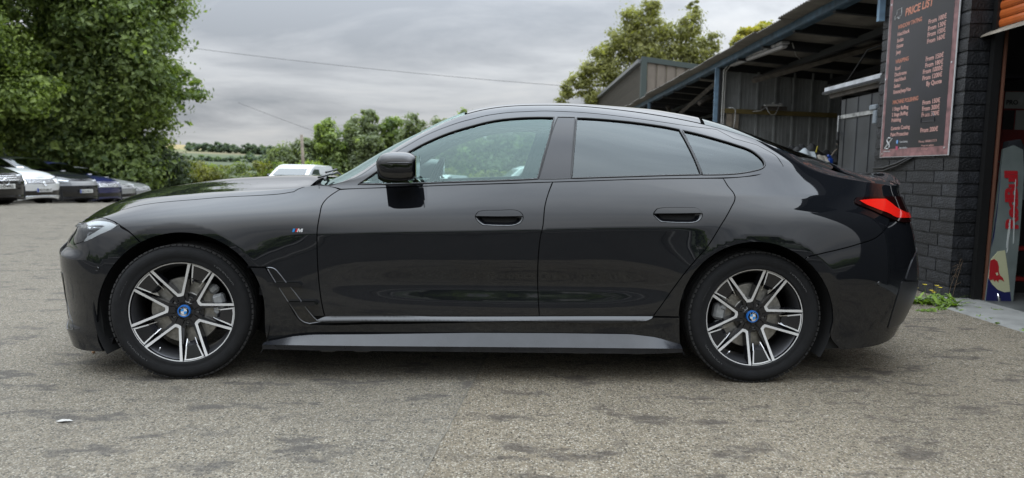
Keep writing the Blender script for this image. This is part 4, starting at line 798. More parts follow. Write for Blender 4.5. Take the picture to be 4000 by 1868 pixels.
# ================================================================ GROUND
def gz(x,y): 
    y=np.asarray(y,float); return np.where(y>17.5,-.045*np.minimum(y-17.5,20),0.0)
def tarmac(name,dark=False):
    m,n,l=newmat(name); b=bsdf(n); b.inputs['Roughness'].default_value=.86; b.inputs['IOR'].default_value=1.4
    tc=n.new('ShaderNodeTexCoord'); P=tc.outputs['Object']
    def noise(s,d=4,rough=.55,dist=0):
        t=n.new('ShaderNodeTexNoise'); t.inputs['Scale'].default_value=s; t.inputs['Detail'].default_value=d; t.inputs['Roughness'].default_value=rough; t.inputs['Distortion'].default_value=dist; l.new(P,t.inputs[0]); return t.outputs[0]
    def vor(s,f='F1'):
        t=n.new('ShaderNodeTexVoronoi'); t.inputs['Scale'].default_value=s; t.feature=f; l.new(P,t.inputs['Vector']); return t
    def ramp(v,a,b_,c0=(0,0,0),c1=(1,1,1)):
        r=n.new('ShaderNodeValToRGB'); l.new(v,r.inputs[0]); e=r.color_ramp.elements; e[0].position=a; e[1].position=b_; e[0].color=(*c0,1); e[1].color=(*c1,1); return r.outputs[0]
    def mix(f,a,b_,bt='MIX'):
        x=n.new('ShaderNodeMixRGB'); x.blend_type=bt
        for i,v in enumerate((f,a,b_)):
            if isinstance(v,(int,float)): x.inputs[i].default_value=v
            elif isinstance(v,tuple): x.inputs[i].default_value=(*v,1)
            else: l.new(v,x.inputs[i])
        return x.outputs[0]
    stone=vor(105); sepc=n.new('ShaderNodeSeparateColor'); l.new(stone.outputs['Color'],sepc.inputs[0])
    base=mix(ramp(noise(1.3,5),.3,.7),(.178,.150,.107),(.275,.234,.172))
    col=ramp(sepc.outputs[0],0,1); r=n.new('ShaderNodeValToRGB'); l.new(sepc.outputs[0],r.inputs[0]); e=r.color_ramp.elements
    e[0].position=0; e[0].color=(.05,.047,.040,1); e[1].position=1; e[1].color=(.66,.63,.56,1)
    for p,c in((.12,(.10,.09,.075)),(.28,(.165,.138,.100)),(.62,(.262,.224,.167)),(.88,(.43,.38,.295))): x=e.new(p); x.color=(*c,1)
    stones=mix(.85,base,r.outputs[0])
    # fines between the stones
    gap=ramp(stone.outputs['Distance'],.42,.62); c=mix(gap,stones,base)
    sp=vor(240); s2=n.new('ShaderNodeSeparateColor'); l.new(sp.outputs['Color'],s2.inputs[0])
    c=mix(ramp(s2.outputs[1],.80,.86),c,mix(.5,c,(.05,.05,.052)))
    c=mix(ramp(s2.outputs[2],.88,.92),c,mix(.7,c,(.62,.60,.53)))
    # drifting tone, damp and oil stains
    c=mix(ramp(noise(.55,6,.6),.38,.66),mix(.30,c,(.13,.11,.085)),c)
    st=n.new('ShaderNodeMapping'); l.new(P,st.inputs[0]); st.inputs['Scale'].default_value=(1.0,2.1,1); st.inputs['Rotation'].default_value=(0,0,.12)
    t=n.new('ShaderNodeTexNoise'); t.inputs['Scale'].default_value=2.6; t.inputs['Detail'].default_value=9; t.inputs['Roughness'].default_value=.70; l.new(st.outputs[0],t.inputs[0])
    c=mix(ramp(t.outputs[0],.54,.62,(0,0,0),(.85,.85,.85)),c,(.060,.050,.045))
    pv=vor(62); pc=n.new('ShaderNodeSeparateColor'); l.new(pv.outputs['Color'],pc.inputs[0])
    pm=n.new('ShaderNodeMath'); pm.operation='MULTIPLY'; l.new(ramp(pv.outputs['Distance'],.24,.34,(1,1,1),(0,0,0)),pm.inputs[0]); l.new(ramp(pc.outputs[0],.50,.55),pm.inputs[1])
    c=mix(pm.outputs[0],c,(.035,.030,.022))
    c=mix(ramp(noise(28,3,.6),.52,.75,(0,0,0),(.35,.35,.35)),c,(.42,.39,.33)); c=mix(ramp(noise(19,3,.6),.56,.74,(0,0,0),(.45,.45,.45)),c,(.10,.09,.075))
    c=mix(ramp(noise(5.5,5,.6),.57,.70,(0,0,0),(.6,.6,.6)),c,(.075,.065,.058))
    if dark: c=mix(.80,c,(.030,.030,.031))
    # the older slab left of the joint is greyer
    sx=n.new('ShaderNodeSeparateXYZ'); l.new(P,sx.inputs[0])
    if not dark:
        jx=n.new('ShaderNodeMath'); jx.operation='MULTIPLY_ADD'; l.new(sx.outputs[1],jx.inputs[0]); jx.inputs[1].default_value=.105; jx.inputs[2].default_value=-.535
        df=n.new('ShaderNodeMath'); df.operation='SUBTRACT'; l.new(sx.outputs[0],df.inputs[0]); l.new(jx.outputs[0],df.inputs[1])
        side=ramp(df.outputs[0],.0,.004,(1,1,1),(0,0,0)); 
        c=mix(side,mix(.05,c,(.36,.31,.22)),mix(.20,c,(.20,.205,.195)))
    c=mix(1.0,c,(ALB*1.17,ALB*1.13,ALB*1.06),'MULTIPLY')
    l.new(c,b.inputs['Base Color'])
    h=n.new('ShaderNodeMath'); h.operation='MULTIPLY_ADD'; l.new(stone.outputs['Distance'],h.inputs[0]); h.inputs[1].default_value=-.9; l.new(s2.outputs[0],h.inputs[2])
    hh=n.new('ShaderNodeMath'); hh.operation='ADD'; l.new(h.outputs[0],hh.inputs[0]); l.new(noise(45,4),hh.inputs[1])
    q=n.new('ShaderNodeBump'); q.inputs['Strength'].default_value=1.0; q.inputs['Distance'].default_value=.009; l.new(hh.outputs[0],q.inputs['Height']); l.new(q.outputs[0],b.inputs['Normal'])
    return m
TAR=tarmac('worn_tarmac')
def sheet(name,xs,ys,zf,mat,kind='structure'):
    X,Y=np.meshgrid(xs,ys,indexing='ij'); Z=zf(X,Y); V=np.stack([X,Y,Z],-1).reshape(-1,3); m=len(ys)
    F=np.array([(i*m+j,(i+1)*m+j,(i+1)*m+j+1,i*m+j+1) for i in range(len(xs)-1) for j in range(m-1)])
    o=mesh(name,V,F,mat,None,True); tag(o,kind=kind); return o
sheet('ground',np.array([-70,-30,-20,-10,0,10,30,70.]),np.array([1.4,2,5,10,15,17.5,20,25,30,37.5,60]),lambda x,y:gz(x,y)+0*x,TAR)
sheet('added_road',np.array([-70,0,70.]),np.array([-13.,-6,1.4]),lambda x,y:0*x,tarmac('added_dark_road',True))  # unseen dark ground, added so the lower doors mirror something dark
tag(MB().box((0,-.95,.05),(140,.13,.12),bev=.02).build('added_pale_strip',pbr('added_strip_pale',(.30,.28,.25),rough=.85,noise=(3,.3))),kind='structure')  # unseen pale bar, added for a thin light line in the door reflections
sheet('added_pale_band',np.array([-70,0,70.]),np.array([-8.2,-6.6]),lambda x,y:.08+0*x,pbr('added_band_pale',(.30,.28,.26),rough=.85,noise=(1.5,.3)))  # unseen pale band behind the camera, added to show in the door reflections
GRASS=pbr('grass_ground',(.055,.075,.025),rough=.95,noise=(.6,.4))
sheet('field',np.array([-90,-50,0,50,90.]),np.array([-60,-40,-13.]),lambda x,y:0*x,GRASS)
# the joint between the two slabs
jy=np.linspace(1.4,9,60); jw=rng.normal(0,.006,60)
V=[];F=[]
for k,y in enumerate(jy):
    x=.105*y-.535+jw[k]*.35; w=.0022+.0015*rng.random(); V+=[(x-w,y,.003),(x+w,y,.003)]
F=[(2*k,2*k+1,2*k+3,2*k+2) for k in range(59)]
tag(mesh('ground_joint',V,F,pbr('joint_dirt',(.19,.17,.135),rough=1)),kind='structure')
# hills
def hill(name,x0,x1,y0,y1,f,mat,nx=90,ny=24): return sheet(name,np.linspace(x0,x1,nx),np.linspace(y0,y1,ny),f,mat)
def hillmat():
    m,n,l=newmat('hill_fields'); b=bsdf(n); b.inputs['Roughness'].default_value=1
    tc=n.new('ShaderNodeTexCoord'); sp=n.new('ShaderNodeSeparateXYZ'); l.new(tc.outputs['Object'],sp.inputs[0])
    t=n.new('ShaderNodeTexNoise'); t.inputs['Scale'].default_value=.03; t.inputs['Detail'].default_value=6; l.new(tc.outputs['Object'],t.inputs[0])
    ma=n.new('ShaderNodeMath'); ma.operation='MULTIPLY_ADD'; l.new(t.outputs[0],ma.inputs[0]); ma.inputs[1].default_value=3; l.new(sp.outputs[2],ma.inputs[2])
    mr=n.new('ShaderNodeMapRange'); l.new(ma.outputs[0],mr.inputs[0]); mr.inputs['From Min'].default_value=4; mr.inputs['From Max'].default_value=14
    r=n.new('ShaderNodeValToRGB'); l.new(mr.outputs[0],r.inputs[0]); e=r.color_ramp.elements
    e[0].position=0; e[0].color=(.075,.095,.04,1); e[1].position=1; e[1].color=(.36,.27,.11,1)
    for p,c in((.30,(.085,.11,.045)),(.42,(.22,.18,.09)),(.52,(.12,.15,.055)),(.62,(.30,.24,.09))): x=e.new(p); x.color=(*c,1)
    mm=n.new('ShaderNodeMixRGB'); mm.blend_type='MULTIPLY'; mm.inputs[0].default_value=1; l.new(r.outputs[0],mm.inputs[1]); mm.inputs[2].default_value=(ALB,ALB,ALB,1); l.new(mm.outputs[0],b.inputs['Base Color']); return m
def hz_(x,y):
    ridge=np.interp(x,[-420,-300,-206,-180,-157,-135,-120,-60,100,400],[9,13,13.4,12.4,11.2,9.9,9.1,7,5,5]); s=np.clip((y-60)/340,0,1)
    return -1.2+(ridge+1.2)*(s*s*(3-2*s))*np.where(y>400,np.clip(1-(y-400)/400,0,1),1)+.25*np.sin(x*.09)*s
hill('hill',-700,700,60,800,hz_,hillmat(),160,60)
# ================================================================ VEGETATION
def leafmat(name,c0,c1,trans=.5):
    m,n,l=newmat(name); b=bsdf(n); o=n['Material Output']
    at=n.new('ShaderNodeAttribute'); at.attribute_name='tone'
    r=n.new('ShaderNodeValToRGB'); l.new(at.outputs['Fac'],r.inputs[0]); r.color_ramp.elements[0].color=(*c0,1); r.color_ramp.elements[1].color=(*c1,1)
    l.new(r.outputs[0],b.inputs['Base Color']); b.inputs['Roughness'].default_value=.5
    t=n.new('ShaderNodeBsdfTranslucent'); hs=n.new('ShaderNodeMixRGB'); hs.blend_type='MULTIPLY'; hs.inputs[0].default_value=1; l.new(r.outputs[0],hs.inputs[1]); hs.inputs[2].default_value=(1.25,1.35,.5,1); l.new(hs.outputs[0],t.inputs[0])
    mx=n.new('ShaderNodeMixShader'); mx.inputs[0].default_value=trans; l.new(b.outputs[0],mx.inputs[1]); l.new(t.outputs[0],mx.inputs[2]); l.new(mx.outputs[0],o.inputs[0]); return m
def leaves(name,blobs,n,size,mat,parent,shell=.55,elong=1.7,droop=.2):
    """blobs: (x,y,z,rx,ry,rz). many small folded leaves through the volume of every clump"""
    B=np.array(blobs,float); w=B[:,3]*B[:,4]*B[:,5]; w=w**.75; w/=w.sum()
    # each blob is broken into sub-clumps so that gaps and tufts show
    pts=[];nr=[]; tone=[]
    cnt=rng.multinomial(n,w)
    for b,c in zip(B,cnt):
        if c==0: continue
        k=max(4,int(c/60)); d=rng.normal(size=(k,3)); d/=np.linalg.norm(d,axis=1,keepdims=True)
        rad=rng.random(k)**(1/3)*.25+.75*(rng.random(k)**.5)*1.0; cc=d*rad[:,None]*b[3:6]*.92
        idx=rng.integers(0,k,c); sr=.40*np.minimum(b[3:6].mean(),1.5)*(.45+.85*rng.random(k))
        off=rng.normal(size=(c,3))*.52
        p=cc[idx]+off*sr[idx][:,None]*np.array([1.15,1.15,.75]); pts.append(p+b[:3]); nn=off*1.2+d[idx]*.5+np.array([0,0,.35]); nr.append(nn)
        tone.append(np.clip(.5+.22*rng.normal(size=k)[idx]+.18*rng.normal(size=c),0,1))
    P=np.concatenate(pts); N=np.concatenate(nr)+rng.normal(size=(len(P),3))*.55; N/=np.linalg.norm(N,axis=1,keepdims=True); T=np.concatenate(tone)
    a=np.cross(N,rng.normal(size=(len(P),3))); a/=np.linalg.norm(a,axis=1,keepdims=True)+1e-9; b_=np.cross(N,a)
    s=size*np.exp(rng.normal(size=(len(P),1))*.38); 
    v0=P-a*s*elong/2; v1=P+b_*s*.5+N*s*.12; v2=P+a*s*elong/2-N*s*droop; v3=P-b_*s*.5+N*s*.12
    V=np.stack([v0,v1,v2,v3],1).reshape(-1,3); i=np.arange(len(P))[:,None]*4
    F=(i+np.array([[0,1,2,3]]))
    o=mesh(name,V,F,mat,parent,False)
    at=o.data.attributes.new('tone','FLOAT','POINT'); at.data.foreach_set('value',np.repeat(T,4).astype(np.float32)); return o
BARK=pbr('bark',(.085,.07,.055),rough=.95,noise=(6,.4),bump=(20,.8)); BARKP=pbr('birch_bark',(.42,.40,.36),rough=.9,noise=(5,.5))
def wood(name,x,y,z0,tops,r0,mat,parent):
    m=MB()
    top=max(tops,key=lambda t:t[2]); base=Vector((x,y,z0)); T=Vector(top)
    sp=[base.lerp(T,k/6)+Vector((rng.normal()*.05*k,rng.normal()*.05*k,0))*(.5 if k<6 else 0) for k in range(7)]
    m.tube(sp,[r0*(1-.14*k) for k in range(7)],8)
    for t in tops:
        if t is top: continue
        k=rng.uniform(.25,.7); s=base.lerp(T,k); e=Vector(t); mid=s.lerp(e,.5)+Vector((0,0,-.12*(e-s).length*.5+.2))
        m.tube([s,mid,e],[r0*.45*(1-k*.4),r0*.28,r0*.08],6)
    return m.build(name,mat,parent,True)
def tree(name,label,x,y,z0,blobs,n,size,lm,r0=.16,bark=BARK,group=None,cat='tree',sc=1.0,**k):
    """blobs relative to the foot"""
    t=empty(name,(x,y,z0),0,label,cat,group); t.scale=(sc,sc,sc)
    leaves('crown',blobs,n,size,lm,t,**k)
    wood('trunk',0,0,-.3,[(b[0]*.8,b[1]*.8,b[2]) for b in blobs[:9]],r0,bark,t)
    return t
L1=leafmat('leaf_bright',(.075,.112,.03),(.31,.39,.10)); L2=leafmat('leaf_dark',(.055,.09,.03),(.24,.30,.095)); L3=leafmat('leaf_poplar',(.065,.105,.034),(.28,.345,.105))
LB=leafmat('leaf_birch',(.12,.125,.04),(.34,.33,.12)); LW=leafmat('leaf_willow',(.10,.125,.065),(.24,.28,.15)); LD=leafmat('leaf_painted_shade',(.022,.038,.014),(.085,.12,.045),.3); LO=leafmat('leaf_olive',(.08,.09,.022),(.26,.26,.065)); LY=leafmat('leaf_yellow',(.18,.19,.03),(.5,.42,.05))  # LD: shade below the crowns put into the leaf colour
G1='broadleaved trees behind the row of parked cars'
def rblobs(n,cx,cy,cz,sx,sy,sz,r,seed):
    g=np.random.default_rng(seed); out=[]
    for _ in range(n):
        d=g.normal(size=3); d/=np.linalg.norm(d); q=g.random()**.4
        rr=r*(.7+.6*g.random()); out.append((cx+d[0]*sx*q,cy+d[1]*sy*q,cz+d[2]*sz*q,rr,rr,rr*.8))
    return out
tree('broadleaf_tree','bright green leafy tree at the far left edge, hanging over the silver saloon',-23.0,28.3,-.6,rblobs(30,0,-.3,6.3,2.9,2.3,4.6,1.5,1),80000,.085,L1,.2,group=G1,sc=1.22)
tree('broadleaf_tree','tall dark green tree with sky showing through gaps, second from the left edge',-20.3,32.3,-.7,rblobs(34,0,0,6.2,3.3,2.4,5.8,1.55,2),95000,.088,L2,.25,group=G1,sc=1.22)
tree('broadleaf_tree','large green poplar whose right side borders the open sky',-18.75,33.6,-.75,[(.9,0,9.6,1.5,1.4,1.2),(1.3,0,8.0,1.4,1.4,1.1),(1.15,0,6.6,1.3,1.3,1.0),(1.9,0,5.0,.95,1.0,.55),(2.3,0,4.35,.7,.8,.38),(1.0,.0,4.9,1.5,1.3,.9),(1.45,0,10.6,1.4,1.3,1.1),(.7,0,3.3,1.3,1.3,.8),(.1,0,2.2,1.5,1.3,1.1),(1.7,0,7.3,.9,1,.7),(1.6,0,9.0,.9,1,.6)]+rblobs(30,-1.2,0,6.0,2.3,2.2,5.6,1.5,3),100000,.088,L3,.25,group=G1,sc=1.22)
tree('broadleaf_tree','low tree behind the parked cars, its shade put into the leaf colour',-22.0,34.2,-.75,rblobs(30,1.0,0,1.7,5.6,1.0,1.7,1.25,5),52000,.10,LD,.2,group=G1)
GB='bushes along the back of the yard'
bl=[(-18.9,34.6,2.2,2.0,'rounded green bush below the overhanging poplar branches'),(-19.0,37.2,2.2,1.8,'tall green bush right of the poplar, below the hilltop'),(-17.8,36.4,2.4,1.6,'bush turning brown between two greener ones, under the gold hilltop'),(-16.9,38.0,2.4,1.9,'yellow green bush standing before the hillside'),(-15.4,38.2,2.3,1.7,'low dull green bush in the gap left of the wooden pole'),(-13.6,38.5,2.3,1.85,'yellowish bush just left of the wooden pole'),(-11.7,38.4,2.6,2.0,'bright low bush behind the white van')]
for i,(x,y,w,h,lb) in enumerate(bl):
    zz=float(gz(0,y)); b=empty('bush',(x,y,zz),0,lb,'bush',GB)
    leaves('foliage',rblobs(14,0,0,(h-zz)*.36,w*.75,1.0,(h-zz)*.36,.85,20+i),11000,.10,(L3,L3,LO,LO,LW,LO,L1)[i],b)
    MB().tube([(0,0,-.1),(.1,0,.6),(.3,.1,1.1)],[.05,.035,.015],6).tube([(0,0,-.1),(-.2,.1,.5),(-.45,0,1.0)],[.04,.03,.01],6).build('stem',BARK,b,True)
GM='grey green trees beyond the yard'
ml=[(-16.6,50,2.5,2.0,'lowest grey green tree, left of the wooden pole'),(-15.0,50,3.2,1.8,'slim grey green tree right behind the wooden pole'),(-13.5,50,4.5,1.9,'pointed grey green tree directly right of the wooden pole'),(-11.8,51,4.5,2.0,'middle tree of the grey green row'),(-10.6,50,5.1,1.6,'tallest pointed tree of the grey green row'),(-9.0,51,4.8,1.9,'grey green tree next to the windscreen of the black car'),(-7.2,50,4.7,2.0,'grey green tree just showing above the sloping windscreen')]
for k,x in enumerate(np.arange(-5.2,4.5,1.9)): ml.append((x,50,4.9+.4*math.sin(k*2.1),2.0,['first grey green tree right of the A pillar, seen through the front side window','grey green tree behind the steering wheel in the side window view','grey green tree in the middle of the side window view','grey green tree above the red lamped van in the side window view','grey green tree hidden behind the door pillar','last grey green tree towards the shed'][k]))
for i,(x,y,h,w,lb) in enumerate(ml):
    zz=-.9; g=np.random.default_rng(50+i); bb=[]
    for k in range(9):
        q=k/8; bb.append((g.normal()*.25*w*(1-q),g.normal()*.3,.5+(h-zz-.9)*q,w*(1.30-.82*q),w*(.9-.6*q),1.0-.2*q))
    tree('yard_tree',lb,x,y,zz,bb,19000,.12,(LW,LW,L3)[i%3],.12,group=GM,cat='tree')
# birch behind the clad building
bb=[(-4.6,0,6.3,.55,.8,.6),(-4.0,0,6.9,.6,.8,.5),(-3.1,0,7.6,.8,.8,.9),(-2.5,0,8.8,.7,.8,.9),(-1.9,0,7.5,1.1,1,1.1),(-1.2,0,9.4,1.0,1,1.1),(-.4,0,10.8,.9,1,1.0),(-.1,0,8.8,1.3,1.1,1.3),(.7,0,11.6,.55,.8,.7),(.9,0,10.0,1.1,1,1.1),(1.3,0,8.3,1.4,1.1,1.3),(2.6,0,9.4,1.0,1,1.1),(3.0,0,10.6,.75,.8,1.0),(3.3,0,11.7,.35,.5,.6),(3.6,0,8.6,1.1,1,1.1),(4.3,0,9.3,.7,.8,.9),(4.1,0,7.6,1.0,1,.9),(-3.0,0,6.2,.9,1,.7),(0,0,6.8,1.6,1.2,1.0),(2.4,0,7.2,1.4,1.2,1.0),(-5.2,0,5.6,.4,.6,.4)]
tree('birch_tree','airy yellow green birch above the clad building',8.1,45,-1,[(a,b,c+1,d*1.16,e,f*1.16) for a,b,c,d,e,f in bb],48000,.085,LB,.2,BARKP,shell=.5)
t=empty('shrub',(10.1,30,-.9),0,'bright yellow tipped shrub top showing over the shed roof','shrub')
leaves('foliage',[(-.25,0,8.05,.28,.4,.30),(.25,0,8.1,.35,.4,.25),(.6,0,8.3,.3,.4,.3),(-.62,0,7.65,.22,.4,.35)],1500,.11,LY,t); wood('stem',0,0,0,[(.2,0,8.0),(-.5,0,7.5),(.5,0,8.2)],.08,BARK,t)
# hedge well behind the photographer
hb=[(x,-13.5+rng.normal()*.3,1.0+.3*rng.normal(),1.6,1.0,1.15) for x in np.arange(-34,36,1.5)]
h=leaves('hedge',hb,26000,.22,L2,None); tag(h,'long dark hedge behind the camera','hedge')
# hedgerows on the far hill
hw=leafmat('far_hedge_leaf',(.06,.09,.06),(.13,.17,.11))
def on_hill(xr,Y,dz=0): return (xr*Y,Y,float(hz_(np.array(xr*Y),np.array(float(Y))))+dz)
hb=[]
for xr in np.linspace(-.475,-.33,34):
    X,Y,Z=on_hill(xr,290); hb.append((X,Y,Z+1.2+.8*rng.random(),3.2,2,1.6+1.4*rng.random()))
for xr,Yh in [(q,210) for q in np.linspace(-.50,-.32,22)]+[(q,150) for q in np.linspace(-.47,-.33,20)]+[(q,240) for q in np.linspace(-.40,-.34,9)]+[(q,110) for q in np.linspace(-.50,-.30,26)]:
    X,Y,Z=on_hill(xr+.004*rng.normal(),Yh); q=Yh/290; hb.append((X,Y,Z+.6*q,3.4*q,2*q,(.9+1.3*rng.random())*q))
hd=[(x,43+.3*rng.normal(),-.05+.25*rng.normal(),1.3,.8,1.0) for x in np.arange(-27,3,.9)]
o2=leaves('field_hedge',hd,42000,.14,LO,None); tag(o2,'long low olive hedge closing the yard, below the hill and the grey green trees','hedge')
o=leaves('hillside_hedgerow',hb,24000,.5,hw,None); tag(o,kind='stuff')
# ================================================================ POLE, WIRES
def sagline(a,b,s,n=24): return [(a[0]+(b[0]-a[0])*k/n,a[1]+(b[1]-a[1])*k/n,a[2]+(b[2]-a[2])*k/n-s*4*(k/n)*(1-k/n)) for k in range(n+1)]
WIRE=pbr('wire',(.03,.03,.03),rough=.6)
tag(MB().tube([(-10.36,34,-.75),(-10.49,34,2.68)],[.09,.075],10).build('wooden_pole',pbr('pole_wood',(.27,.22,.17),rough=.9,noise=(8,.3)),None,True),'short weathered wooden pole standing before the grey green trees','pole')
tag(MB().tube(sagline((-26,42,8.9),(3.1,40,6.0),.25),.012,5).build('overhead_cable',WIRE,None,True),'upper thin cable crossing the cloudy sky','cable')
tag(MB().tube(sagline((-24,60,6.6),(-8,70,1.2),.3),.014,5).build('overhead_cable',WIRE,None,True),'lower faint cable dropping towards the hill beside the trees','cable')
# ================================================================ OTHER CARS
def far_car(name,label,cat,x,y,rz,paint,sx=1,sz=1,lampmat=None,grille='bars',plate=None,emblem=None,group='cars parked in a row along the trees',bumper=None,beam=False,van=False):
    root=empty(name,(x,y,float(gz(x,y))-.03),rz,label,cat,group)
    def body(nm,u0,u1,t0,t1,nu,nt,off,mat,par=root,cond=None):
        U,T=np.meshgrid(np.linspace(u0,u1,nu),np.linspace(t0,t1,nt),indexing='ij'); P=(surf(U,T)+surf_n(U,T)*off)
        if u0<=0: P[0,:,1]=0
        if u1>=1: P[-1,:,1]=0
        if t1>=1: P[:,-1,1]=0
        N=surf_n(U,T).reshape(-1,3); P=P.reshape(-1,3); P=P*np.array([sx,1,sz]); F=np.array([(i*nt+j,(i+1)*nt+j,(i+1)*nt+j+1,i*nt+j+1) for i in range(nu-1) for j in range(nt-1)])
        uc=U.reshape(-1)[F].mean(1); tcn=T.reshape(-1)[F].mean(1); c=P[F].mean(1); keep=np.ones(len(F),bool)
        if t0<.3 and cond is None:
            for hx in(-1.428,1.428): keep&=~((np.hypot(c[:,0]-hx*sx,c[:,2]-.338)<.37))
        if cond is not None: keep&=cond(uc,tcn)
        F=F[keep]; P2=np.concatenate([P,P*np.array([1,-1,1.])]); F2=np.concatenate([F,F[:,::-1]+len(P)])
        return mesh(nm,P2,F2,mat,par,True)
    side=lambda u,t:(t>.535)&(t<.665)&(u>UF+(UB-UF)*(-.62+1.75+ (t-.53)*2.6)/3.68)&(u<UF+(UB-UF)*(1.45+1.75-(t-.53)*1.8)/3.68)
    wsc=lambda u,t:(t>.74)&(u>UF+(UB-UF)*(-.84+1.75)/3.68)&(u<UF+(UB-UF)*(-.05+1.75)/3.68)
    rsc=lambda u,t:(t>.76)&(u>UF+(UB-UF)*(1.3+1.75)/3.68)&(u<UF+(UB-UF)*(2.0+1.75)/3.68)
    body('body',0,1,0,1,130,60,0,paint,cond=lambda u,t:~(side(u,t)|wsc(u,t)|rsc(u,t))&~((t<.36)&((np.abs(u-(UF+(UB-UF)*(-1.428+1.75)/3.68))<.082)|(np.abs(u-(UF+(UB-UF)*(1.428+1.75)/3.68))<.082))))
    body('side_window',.3,.9,.5,.7,60,16,-.004,DARKGLASS,cond=lambda u,t:(t>.53)&(t<.67))
    body('windscreen',.36,.52,.7,1,16,16,-.004,DARKGLASS,cond=lambda u,t:t>.73)
    body('rear_window',.72,.9,.72,1,16,12,-.006,DARKGLASS,cond=lambda u,t:t>.75)
    MB().box((0,0,.32),(4.2*sx,1.5,.34)).build('underbody',MATTE,root)
    for s in(1,-1):
        for hx in(-1.428,1.428):
            w=empty('wheel',(hx*sx,-.86*s,.33),parent=root)
            MB().lathe([(.2,s*.02),(.24,s*-.01),(.30,s*-.015),(.325,s*.02),(.33,s*.10),(.32,s*.2)],(0,0,0),'y',36).build('tyre',TYRE,w,True)
            m=MB().lathe([(.0,s*.04),(.05,s*.03),(.2,s*.02),(.205,s*.05)],(0,0,0),'y',5 if 0 else 30)
            m.build('rim',RIMG,w,True)
            m=MB(); 
            for k in range(5): A=k*2*math.pi/5; M=Matrix.Rotation(-A,3,'Y'); m.box(M@Vector((.12,s*.012,0)),(.17,.02,.035),M)
            m.build('spoke_set',CHROME,w)
            hb_=MB(); 
        hl=body('headlight',.055,.125,.41,.465,10,5,.006,lampmat or LMP,cond=lambda u,t:t>0) if s==1 else None
    if not van:
        g=body('grille',.0,.05,.29 if grille!='star' else .30,.44,8,10,.006,GLOSSBLK,cond=lambda u,t:t>0)
        nb={'bars':5,'star':3,'plain':0}[grille]
        for k in range(nb):
            tt=.31+.115*k/max(1,nb-1); uu=np.linspace(0,.048,10)
            p=surf(uu,np.full(10,tt))+surf_n(uu,np.full(10,tt))*.012; p[0,1]=0; p=p*np.array([sx,1,sz]); q=np.concatenate([p[::-1],(p*np.array([1,-1,1]))[1:]])
            MB().tube(q,.010 if grille=='bars' else .017,6).build('grille_bar',CHROME,g,True)
        lo=body('lower_intake',.0,.085,.06,.15,10,6,.006,GLOSSBLK,cond=lambda u,t:t>0)
        uu=np.linspace(0,.10,14); p=surf(uu,np.full(14,.05))+surf_n(uu,np.full(14,.05))*.014; p[0,1]=0; p=p*np.array([sx,1,sz]); q=np.concatenate([p[::-1],(p*np.array([1,-1,1]))[1:]])
        if bumper: MB().tube(q,.012,6).build('bumper_moulding',bumper,lo,True)
        xf=float(surf(np.array([0.001]),np.array([.24]))[0,0])*sx
        if plate:
            pl=empty('number_plate',(xf-.022,0,.44 if grille!='star' else .50),parent=root)
            MB().box((0,0,0),(.012,.52,.115),bev=.004).build('plate',PLATEM,pl)
            MB().box((-.0075,.235,0),(.003,.045,.108)).build('country_band',PBLUE,pl)
            V,F=text_mesh(plate,.095,extrude=.001,align='CENTER',bold=.002); MB().add([(-.008-z,-(-vx)*-1*-1 if 0 else -(vx) ,vy-.033) for vx,vy,z in V],F).build('plate_text',RBLK,pl)
        if emblem:
            e=empty('emblem',(xf-.035,0,.615),parent=root); r_=.085 if emblem=='star' else .06
            MB().tube([(0,r_*math.cos(a),r_*math.sin(a)) for a in np.linspace(0,2*math.pi,28,endpoint=False)],.009,6,closed=True).build('emblem_ring',CHROME,e,True)
            if emblem=='star':
                for a in(90,210,330):
                    a=R(a); MB().prism([(0.012*math.cos(a+math.pi/2),.012*math.sin(a+math.pi/2)),(r_*math.cos(a),r_*math.sin(a)),(0.012*math.cos(a-math.pi/2),.012*math.sin(a-math.pi/2)),(-.008*math.cos(a),-.008*math.sin(a))],lambda p,d:(d,p[0],p[1]),-.008,.004).build('emblem_point',CHROME,e)
            elif emblem=='vw':
                m=MB()
                for a,b in(((-.022,.05),(0,.006)),((.022,.05),(0,.006)),((-.048,.025),(-.022,-.045)),((-.022,-.045),(0,.0)),((0,.0),(.022,-.045)),((.022,-.045),(.048,.025))): m.tube([(0,a[0],a[1]),(0,b[0],b[1])],.006,5)
                m.build('emblem_letters',CHROME,e)
    for s in(1,-1):
        MB().box((-.50*sx,-s*.98,.98*sz),(.14,.2,.12),bev=.03).build('door_mirror',paint,root)
    return root
LMP=pbr('headlamp_clear',(.72,.75,.78),rough=.12,ior=1.6,metal=.4); LMPD=pbr('headlamp_dark',(.16,.17,.19),rough=.12,metal=.4)
PLATEM=pbr('plate_white',(.72,.72,.68),rough=.4); PBLUE=pbr('plate_blue',(.02,.07,.42),rough=.4)
CB=pbr('car_black',(.008,.008,.009),rough=.05,ior=1.6); CS=pbr('car_silver',(.74,.75,.75),rough=.28,metal=.5,coat=.6); CN=pbr('car_dark_grey',(.012,.013,.018),rough=.06,ior=1.6); CBL=pbr('car_blue',(.018,.022,.095),rough=.1,ior=1.7,coat=.6); CS2=pbr('car_pale_silver',(.46,.47,.46),rough=.3,metal=.4,coat=.5); CW=pbr('van_white',(.74,.76,.77),rough=.3,coat=.5)
HP=math.pi
far_car('parked_car','black saloon with chrome star grille, cut off by the left edge of the photo','car',-14.9,17.4,HP-.18,CB,sz=1.05,grille='star',plate='12·D·4902',emblem='star')
far_car('parked_car','silver saloon with barred grille and round emblem, second car from the left','car',-15.72,20.0,HP-.18,CS,lampmat=LMPD,sz=1.05,plate='152·D·8517',emblem='vw',bumper=CHROME)
